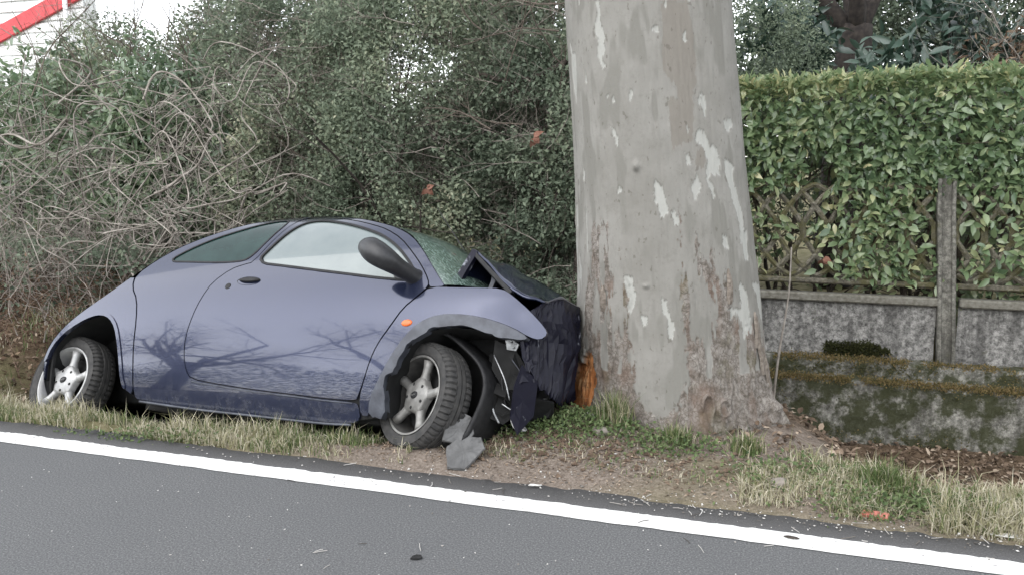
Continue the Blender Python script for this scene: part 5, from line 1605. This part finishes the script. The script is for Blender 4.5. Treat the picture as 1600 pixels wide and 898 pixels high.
# ------------------------------------------------------------------ crumbs of glass, gravel and bark on the asphalt
m_crumb = leafmat('pale_crumb', [(0, (0.041, 0.037, 0.033)), (.25, (0.131, 0.115, 0.098)), (.5, (0.328, 0.312, 0.287)), (1, (0.607, 0.599, 0.574))], .7, .0, .4)
def lumps(mb, P, size, col):
    n = len(P)
    base = np.array([(1, 0, 0), (-.8, .2, 0), (0, 1, .1), (.1, -.9, 0), (0, 0, .7), (0, 0, -.4)], float)
    tr = np.array([(0, 2, 4), (2, 1, 4), (1, 3, 4), (3, 0, 4), (2, 0, 5), (1, 2, 5), (3, 1, 5), (0, 3, 5)])
    sc_ = size[:, None, None] * rng.uniform(.5, 1.3, (n, 1, 3)) * rng.uniform(.8, 1.2, (n, 6, 3))
    a = rng.uniform(0, 2 * PI, n)
    v = base[None] * sc_
    x = v[..., 0] * np.cos(a)[:, None] - v[..., 1] * np.sin(a)[:, None]
    y = v[..., 0] * np.sin(a)[:, None] + v[..., 1] * np.cos(a)[:, None]
    v = np.stack([x, y, v[..., 2]], -1) + P[:, None]
    mb.add(v.reshape(-1, 3), t=(tr[None] + (np.arange(n) * 6)[:, None, None]).reshape(-1, 3), r=np.repeat(np.clip(col, 0, 1), 6))
mb = MB()
n = 1100
s = rng.uniform(-3.0, 2.5, n); t = 3.54 + rng.normal(size=n) * .055
k = rng.random(n) < np.interp(s, [-3, -1.2, -.6, 0, 1.4, 2.5], [.25, .3, .9, 1, .9, .6]); s, t = s[k], t[k]
lumps(mb, rc(s, t, np.maximum(ground_z(s, t), 0) + .004), rng.uniform(.0022, .0065, len(s)), rng.beta(1.3, 1.5, len(s)))
n = 200
s = rng.uniform(-3.4, 2.2, n); t = rng.uniform(2.3, 3.3, n)
lumps(mb, rc(s, t, np.full(n, .003)), rng.uniform(.0018, .0055, n), rng.beta(1.6, 1.0, n))
n = 500
s = rng.uniform(-1.9, 1.2, n); t = rng.uniform(3.6, 4.1, n)
lumps(mb, rc(s, t, ground_z(s, t) + .003), rng.uniform(.003, .008, n), rng.beta(1.2, 2.6, n))
o = mb.build('debris_crumbs', m_crumb, None, smooth=False)
tag(o, 'pale crumbs of glass, bark and gravel scattered along the asphalt edge', 'debris', kind='stuff')
mb = MB()
n = 70
s = rng.uniform(-2.4, 2.0, n); t = np.where(rng.random(n) < .75, 3.5 + rng.normal(size=n) * .08, rng.uniform(2.5, 3.3, n))
for i in range(n):
    a = rng.uniform(0, PI); L_ = rng.uniform(.02, .07)
    p = rc(s[i], t[i], max(0.0, float(ground_z(s[i], t[i]))) + .006)
    d = np.array([math.cos(a), math.sin(a), 0]) * L_ / 2
    tube(mb, np.array([p - d, p + rng.normal(size=3) * .003 * [1, 1, 0], p + d]), .0016, 4, r=rng.beta(1.4, 1.4), cap=False)
o = mb.build('twig_crumbs', m_crumb, None)
tag(o, 'short straw and twig bits lying on the asphalt', 'debris', kind='stuff')

# ------------------------------------------------------------------ single pieces of wreckage and stones
def slab(name, label, cat, x, y, z, pts, thick, mat, rot=(0, 0, 0), parent=None, jag=.004):
    P = resample(np.asarray(pts, float), .02)
    P = P + (rng.random(P.shape) - .5) * jag
    k = len(P)
    c_ = P.mean(0)
    V, q, tr = [], [], []
    for zz_, sc_ in ((0, .97), (thick * .4, 1), (thick, .95)):
        for p in P: V.append((*(c_ + (p - c_) * sc_), zz_ + .15 * thick * rng.normal()))
    inn = len(V)
    for p in P: V.append((*(c_ + (p - c_) * .5), thick * 1.05 + .0015 * rng.normal()))
    V.append((*c_, thick * 1.1)); V.append((*c_, 0))
    for r_ in range(3):
        for i in range(k):
            j = (i + 1) % k
            q.append((r_ * k + i, r_ * k + j, (r_ + 1) * k + j, (r_ + 1) * k + i))
    for i in range(k):
        j = (i + 1) % k
        tr += [(inn + i, inn + j, len(V) - 2), (j, i, len(V) - 1)]
    mb = MB().add(V, q, tr)
    o = mb.build(name, mat, parent, smooth=False)
    o.location = (x, y, z); o.rotation_euler = rot
    if label: tag(o, label, cat)
    return o
m_frag = simple('dusty_grey_plastic', (0.066, 0.066, 0.066), (0.111, 0.111, 0.111), 18, .7, bmp=.3)
slab('plastic_fragment', 'upper dusty grey plastic fragment leaning on the front tyre', 'debris', -.262, 4.06, .150, [(-.075, -.065), (.04, -.08), (.08, -.01), (.065, .065), (.01, .10), (-.06, .08)], .016, m_frag, (.95, .15, .1))
slab('plastic_fragment', 'lower dusty grey plastic fragment lying on the soil before the front tyre', 'debris', -.225, 3.97, .065, [(-.10, -.07), (-.02, -.105), (.10, .0), (.095, .07), (.0, .09), (-.08, .055)], .016, m_frag, (.6, -.12, .2))
m_redp = simple('pale_red_plastic', (0.394, 0.107, 0.082), (0.508, 0.213, 0.164), 25, .5)
slab('lamp_fragment', 'pale red plastic lamp fragment at the asphalt edge right of the tree', 'debris', 1.48, 3.36, .012, [(-.055, -.014), (.05, -.018), (.06, .012), (-.04, .02)], .014, m_redp, (.25, 0, -.25))
slab('lamp_fragment', 'small red lamp fragment wedged between the crushed nose and the tree foot', 'debris', .21, 4.52, .09, [(-.03, -.02), (.03, -.03), (.035, .02), (-.02, .03)], .02, m_redp, (.9, .2, .3))
m_pap = simple('white_scrap', (0.558, 0.549, 0.517), (0.656, 0.648, 0.623), 30, .8)
slab('paper_scrap', 'white flat scrap at the asphalt edge in the bottom right corner', 'litter', 1.93, 3.185, .008, [(-.07, -.012), (-.02, -.022), (.09, -.02), (.12, .0), (.03, .02), (-.06, .004)], .004, m_pap, (0.05, 0, -.3))
slab('white_shard', 'pale curved shard on the asphalt edge before the trunk', 'debris', .10, 3.70, .01, [(-.03, -.004), (.02, -.005), (.035, .004), (-.02, .006)], .005, m_pap, (0, .1, .15))
slab('rubber_scrap', 'small black scrap lying alone on the road in the foreground', 'debris', -.35, 3.0, .004, [(-.022, -.004), (-.005, -.012), (.022, -.006), (.016, .006), (.0, .010), (-.018, .012)], .006, m_blk, (.05, 0, .2), jag=.010)
slab('bark_chip', 'dark bark chip lying on the white line at lower right', 'debris', 1.08, 3.165, .007, [(-.03, -.004), (.0, -.01), (.03, .0), (.02, .006), (-.02, .008)], .005, m_dark, (0, 0, -.5))
slab('splintered_wood', 'pale torn strip of bark leaning at the wound of the plane tree', 'debris', .235, 4.50, .06, [(-.02, -.05), (.015, -.06), (.025, .05), (-.005, .08)], .015, m_barkp, (1.1, .1, .4))
def stone(label, x, y, r_, sq, mat):
    u = np.linspace(0, PI, 9); a = np.linspace(0, 2 * PI, 15)
    U, A = np.meshgrid(u, a, indexing='ij')
    d = np.stack([np.sin(U) * np.cos(A), np.sin(U) * np.sin(A), np.cos(U)], -1)
    k = .8 + .5 * (fbm(d[..., 0] * 1.6 + x * 7, d[..., 1] * 1.6 + y * 7, d[..., 2] * 1.6, 2))
    k[:, -1] = k[:, 0]
    mb = MB(); sheet(mb, d * k[..., None] * np.array([r_, r_ * .8, r_ * sq]), flip=True)
    o = mb.build('stone', mat, None)
    s, t = st(x, y)
    o.location = (x, y, float(ground_z(s, t)) + r_ * sq * .45)
    return tag(o, label, 'stone')
m_st = simple('pale_stone', (0.328, 0.316, 0.291), (0.492, 0.480, 0.451), 25, .9, bmp=.4)
m_st2 = simple('brown_stone', (0.156, 0.135, 0.115), (0.271, 0.242, 0.213), 25, .9, bmp=.4)
stone('white stone in the weeds left of the olive grass tuft', .40, 4.36, .030, .7, m_st)
stone('brown rounded stone at the base of the olive grass tuft', .44, 4.14, .042, .6, m_st2)
stone('pale stone beside the broken headlight under the crushed nose', -.06, 4.40, .050, .7, m_st)
stone('white stone in the grass at the right edge of the picture', 2.00, 3.33, .028, .8, m_st)
stone('grey stone half buried in the dry grass right of the tree', 1.17, 3.62, .040, .6, m_st2)
# soil clods dug up by the front wheel
mb = MB()
n = 900
s = -1.3 + rng.normal(size=n) * .5; t = 3.95 + rng.normal(size=n) * .10
lumps(mb, rc(s, t, ground_z(s, t) + .004), rng.uniform(.006, .022, n), rng.uniform(0, 1, n))
m_clod = simple('soil_clod', (.06, .038, .025), (.14, .10, .07), 40, .95, bmp=.4)
o = mb.build('soil_clods', m_clod, None, smooth=False)
tag(o, 'brown soil clods churned up around the front wheel', 'soil', kind='stuff')

# ------------------------------------------------------------------ saplings right of the trunk, caught dead leaves
for (lab, pts, r_) in (('tall thin pale sapling shoot just right of the plane tree, in front of the wall', [(1.60, 5.15, -.10), (1.64, 5.2, .25), (1.70, 5.25, .62), (1.715, 5.28, .92)], .0085),
                       ('short thin pale shoot hugging the right edge of the plane trunk', [(1.52, 5.30, .20), (1.53, 5.3, .50), (1.52, 5.32, .86)], .006)):
    P = np.array(pts)
    e = empty('sapling', tuple(P[0]), lab, 'sapling')
    mb = MB(); tube(mb, spline(P - P[0], 14), np.linspace(r_, r_ * .5, 14), 6)
    mb.build('stem', m_cane, e)
m_rleaf = simple('russet_leaf', (0.131, 0.053, 0.033), (0.213, 0.102, 0.070), 30, .8)
def dead_leaf(label, p, L_, n):
    e = empty('dead_leaf', p, label, 'leaf')
    mb = MB()
    a = np.linspace(-1.5, 1.2, n) + 2.4 + rng.normal(size=n) * .25
    leaves(mb, np.zeros((n, 3)), np.stack([np.sin(a), rng.normal(size=n) * .5 - .3, np.cos(a)], -1), rvec(n) * .6 + [0, -1, .2], L_ * rng.uniform(.5, .9, n), L_ * .6, .5, big=True, curl=.5)
    mb.build('blade', m_rleaf, e)
    mb = MB(); tube(mb, np.array([(0, 0, 0), (.01, 0, -L_ * .6)]), .0015, 4)
    mb.build('stalk', m_twig, e)
p = rc(.18, 6.98, .70)
dead_leaf('russet dead leaf caught in the lower lattice just right of the plane tree', tuple(p), .10, 5)
p = rc(-2.0, 6.55, 1.62)
dead_leaf('rust-brown dead leaf hanging in the shrub left of the plane trunk', tuple(p), .11, 5)
p = rc(-2.85, 6.4, 1.22)
dead_leaf('rust-brown dead leaf hanging in the shrub above the car windscreen', tuple(p), .09, 4)

# ------------------------------------------------------------------ bare trees across the road (mirrored in the paint); hedge added to darken the door
for lab, s_, t_, h_ in (('bare plane tree across the road, nearest of the three mirrored in the car door', -8.5, -6.5, 3.0), ('bare plane tree across the road, middle of the three mirrored in the car door', -15.0, -6.8, 3.2), ('bare plane tree across the road, farthest of the three mirrored in the car door', -22.0, -6.4, 3.1)):
    e = empty('bare_plane_tree', rc(s_, t_, 0), lab, 'tree', 'bare plane trees across the road')
    mb = MB()
    tube(mb, spline([(0, 0, -.2), (.05, 0, 1.5), (-.05, .1, h_ + .6)], 10), np.linspace(.42, .28, 10), 12)
    mb.build('trunk', m_dark, e)
    mb = MB()
    for k in range(7):
        branchy(mb, (-.05, .1, h_ + .3 * rng.normal() * .6), [rng.normal() * .8, rng.normal() * .8, 1.1], rng.uniform(2.6, 3.6), .13, 4, .55, .2, 7, .14, (3, 4))
    mb.build('branch', m_dark, e)
hb = MB()
n = 60000
s, t = rng.uniform(-60, 14, n), -11.5 + rng.normal(size=n) * .6
z = rng.random(n) * (2.6 + 4.2 * fbm(s * .35, 3.0))
leaves(hb, rc(s, t, z), rvec(n), rvec(n) + [0, .3, .5], rng.uniform(.10, .22, n), .10, np.clip(.40 + .2 * rng.normal(size=n), 0, 1))
o = hb.build('added_reflection_hedge', m_far, None)
tag(o, 'long uneven tree-high hedge on the far side of the road, mirrored in the car', 'hedge', kind='stuff')

# ------------------------------------------------------------------ white shed with a red verge board, far left
m_wht = simple('white_cladding', (.62, .63, .63), (.72, .73, .73), 6, .6)
m_red = simple('red_board', (0.410, 0.016, 0.025), (0.492, 0.033, 0.041), 6, .5)
bl = empty('white_building', rc(-15.5, 13.5, .85), 'white clad building with a sloping red band, behind the bushes in the top left corner', 'building')
bl.rotation_euler = (0, 0, RZ)
mb = MB(); box(mb, (0, .15, 1.6), (5.0, .3, 3.2)); box(mb, (0, .15, 3.9), (5.0, .28, 1.4))
mb.build('wall', m_wht, bl, smooth=False)
for k in range(22):
    mb = MB(); box(mb, (0, -.015, .25 + k * .205), (5.0, .03, .17), bev=.01)
    mb.build('plank', m_wht, bl, smooth=False)
mb = MB(); box(mb, (0, 0, 0), (4.8, .06, .30), bev=.01)
o = mb.build('band', m_red, bl, smooth=False); o.location = (.18, -.065, 2.95); o.rotation_euler = (0, math.radians(-19), 0)
mb = MB(); tube(mb, [(2.2, -.16, 0), (2.2, -.16, 2.4), (2.2, -.16, 4.6)], .045, 10)
mb.build('pipe', m_wht, bl)
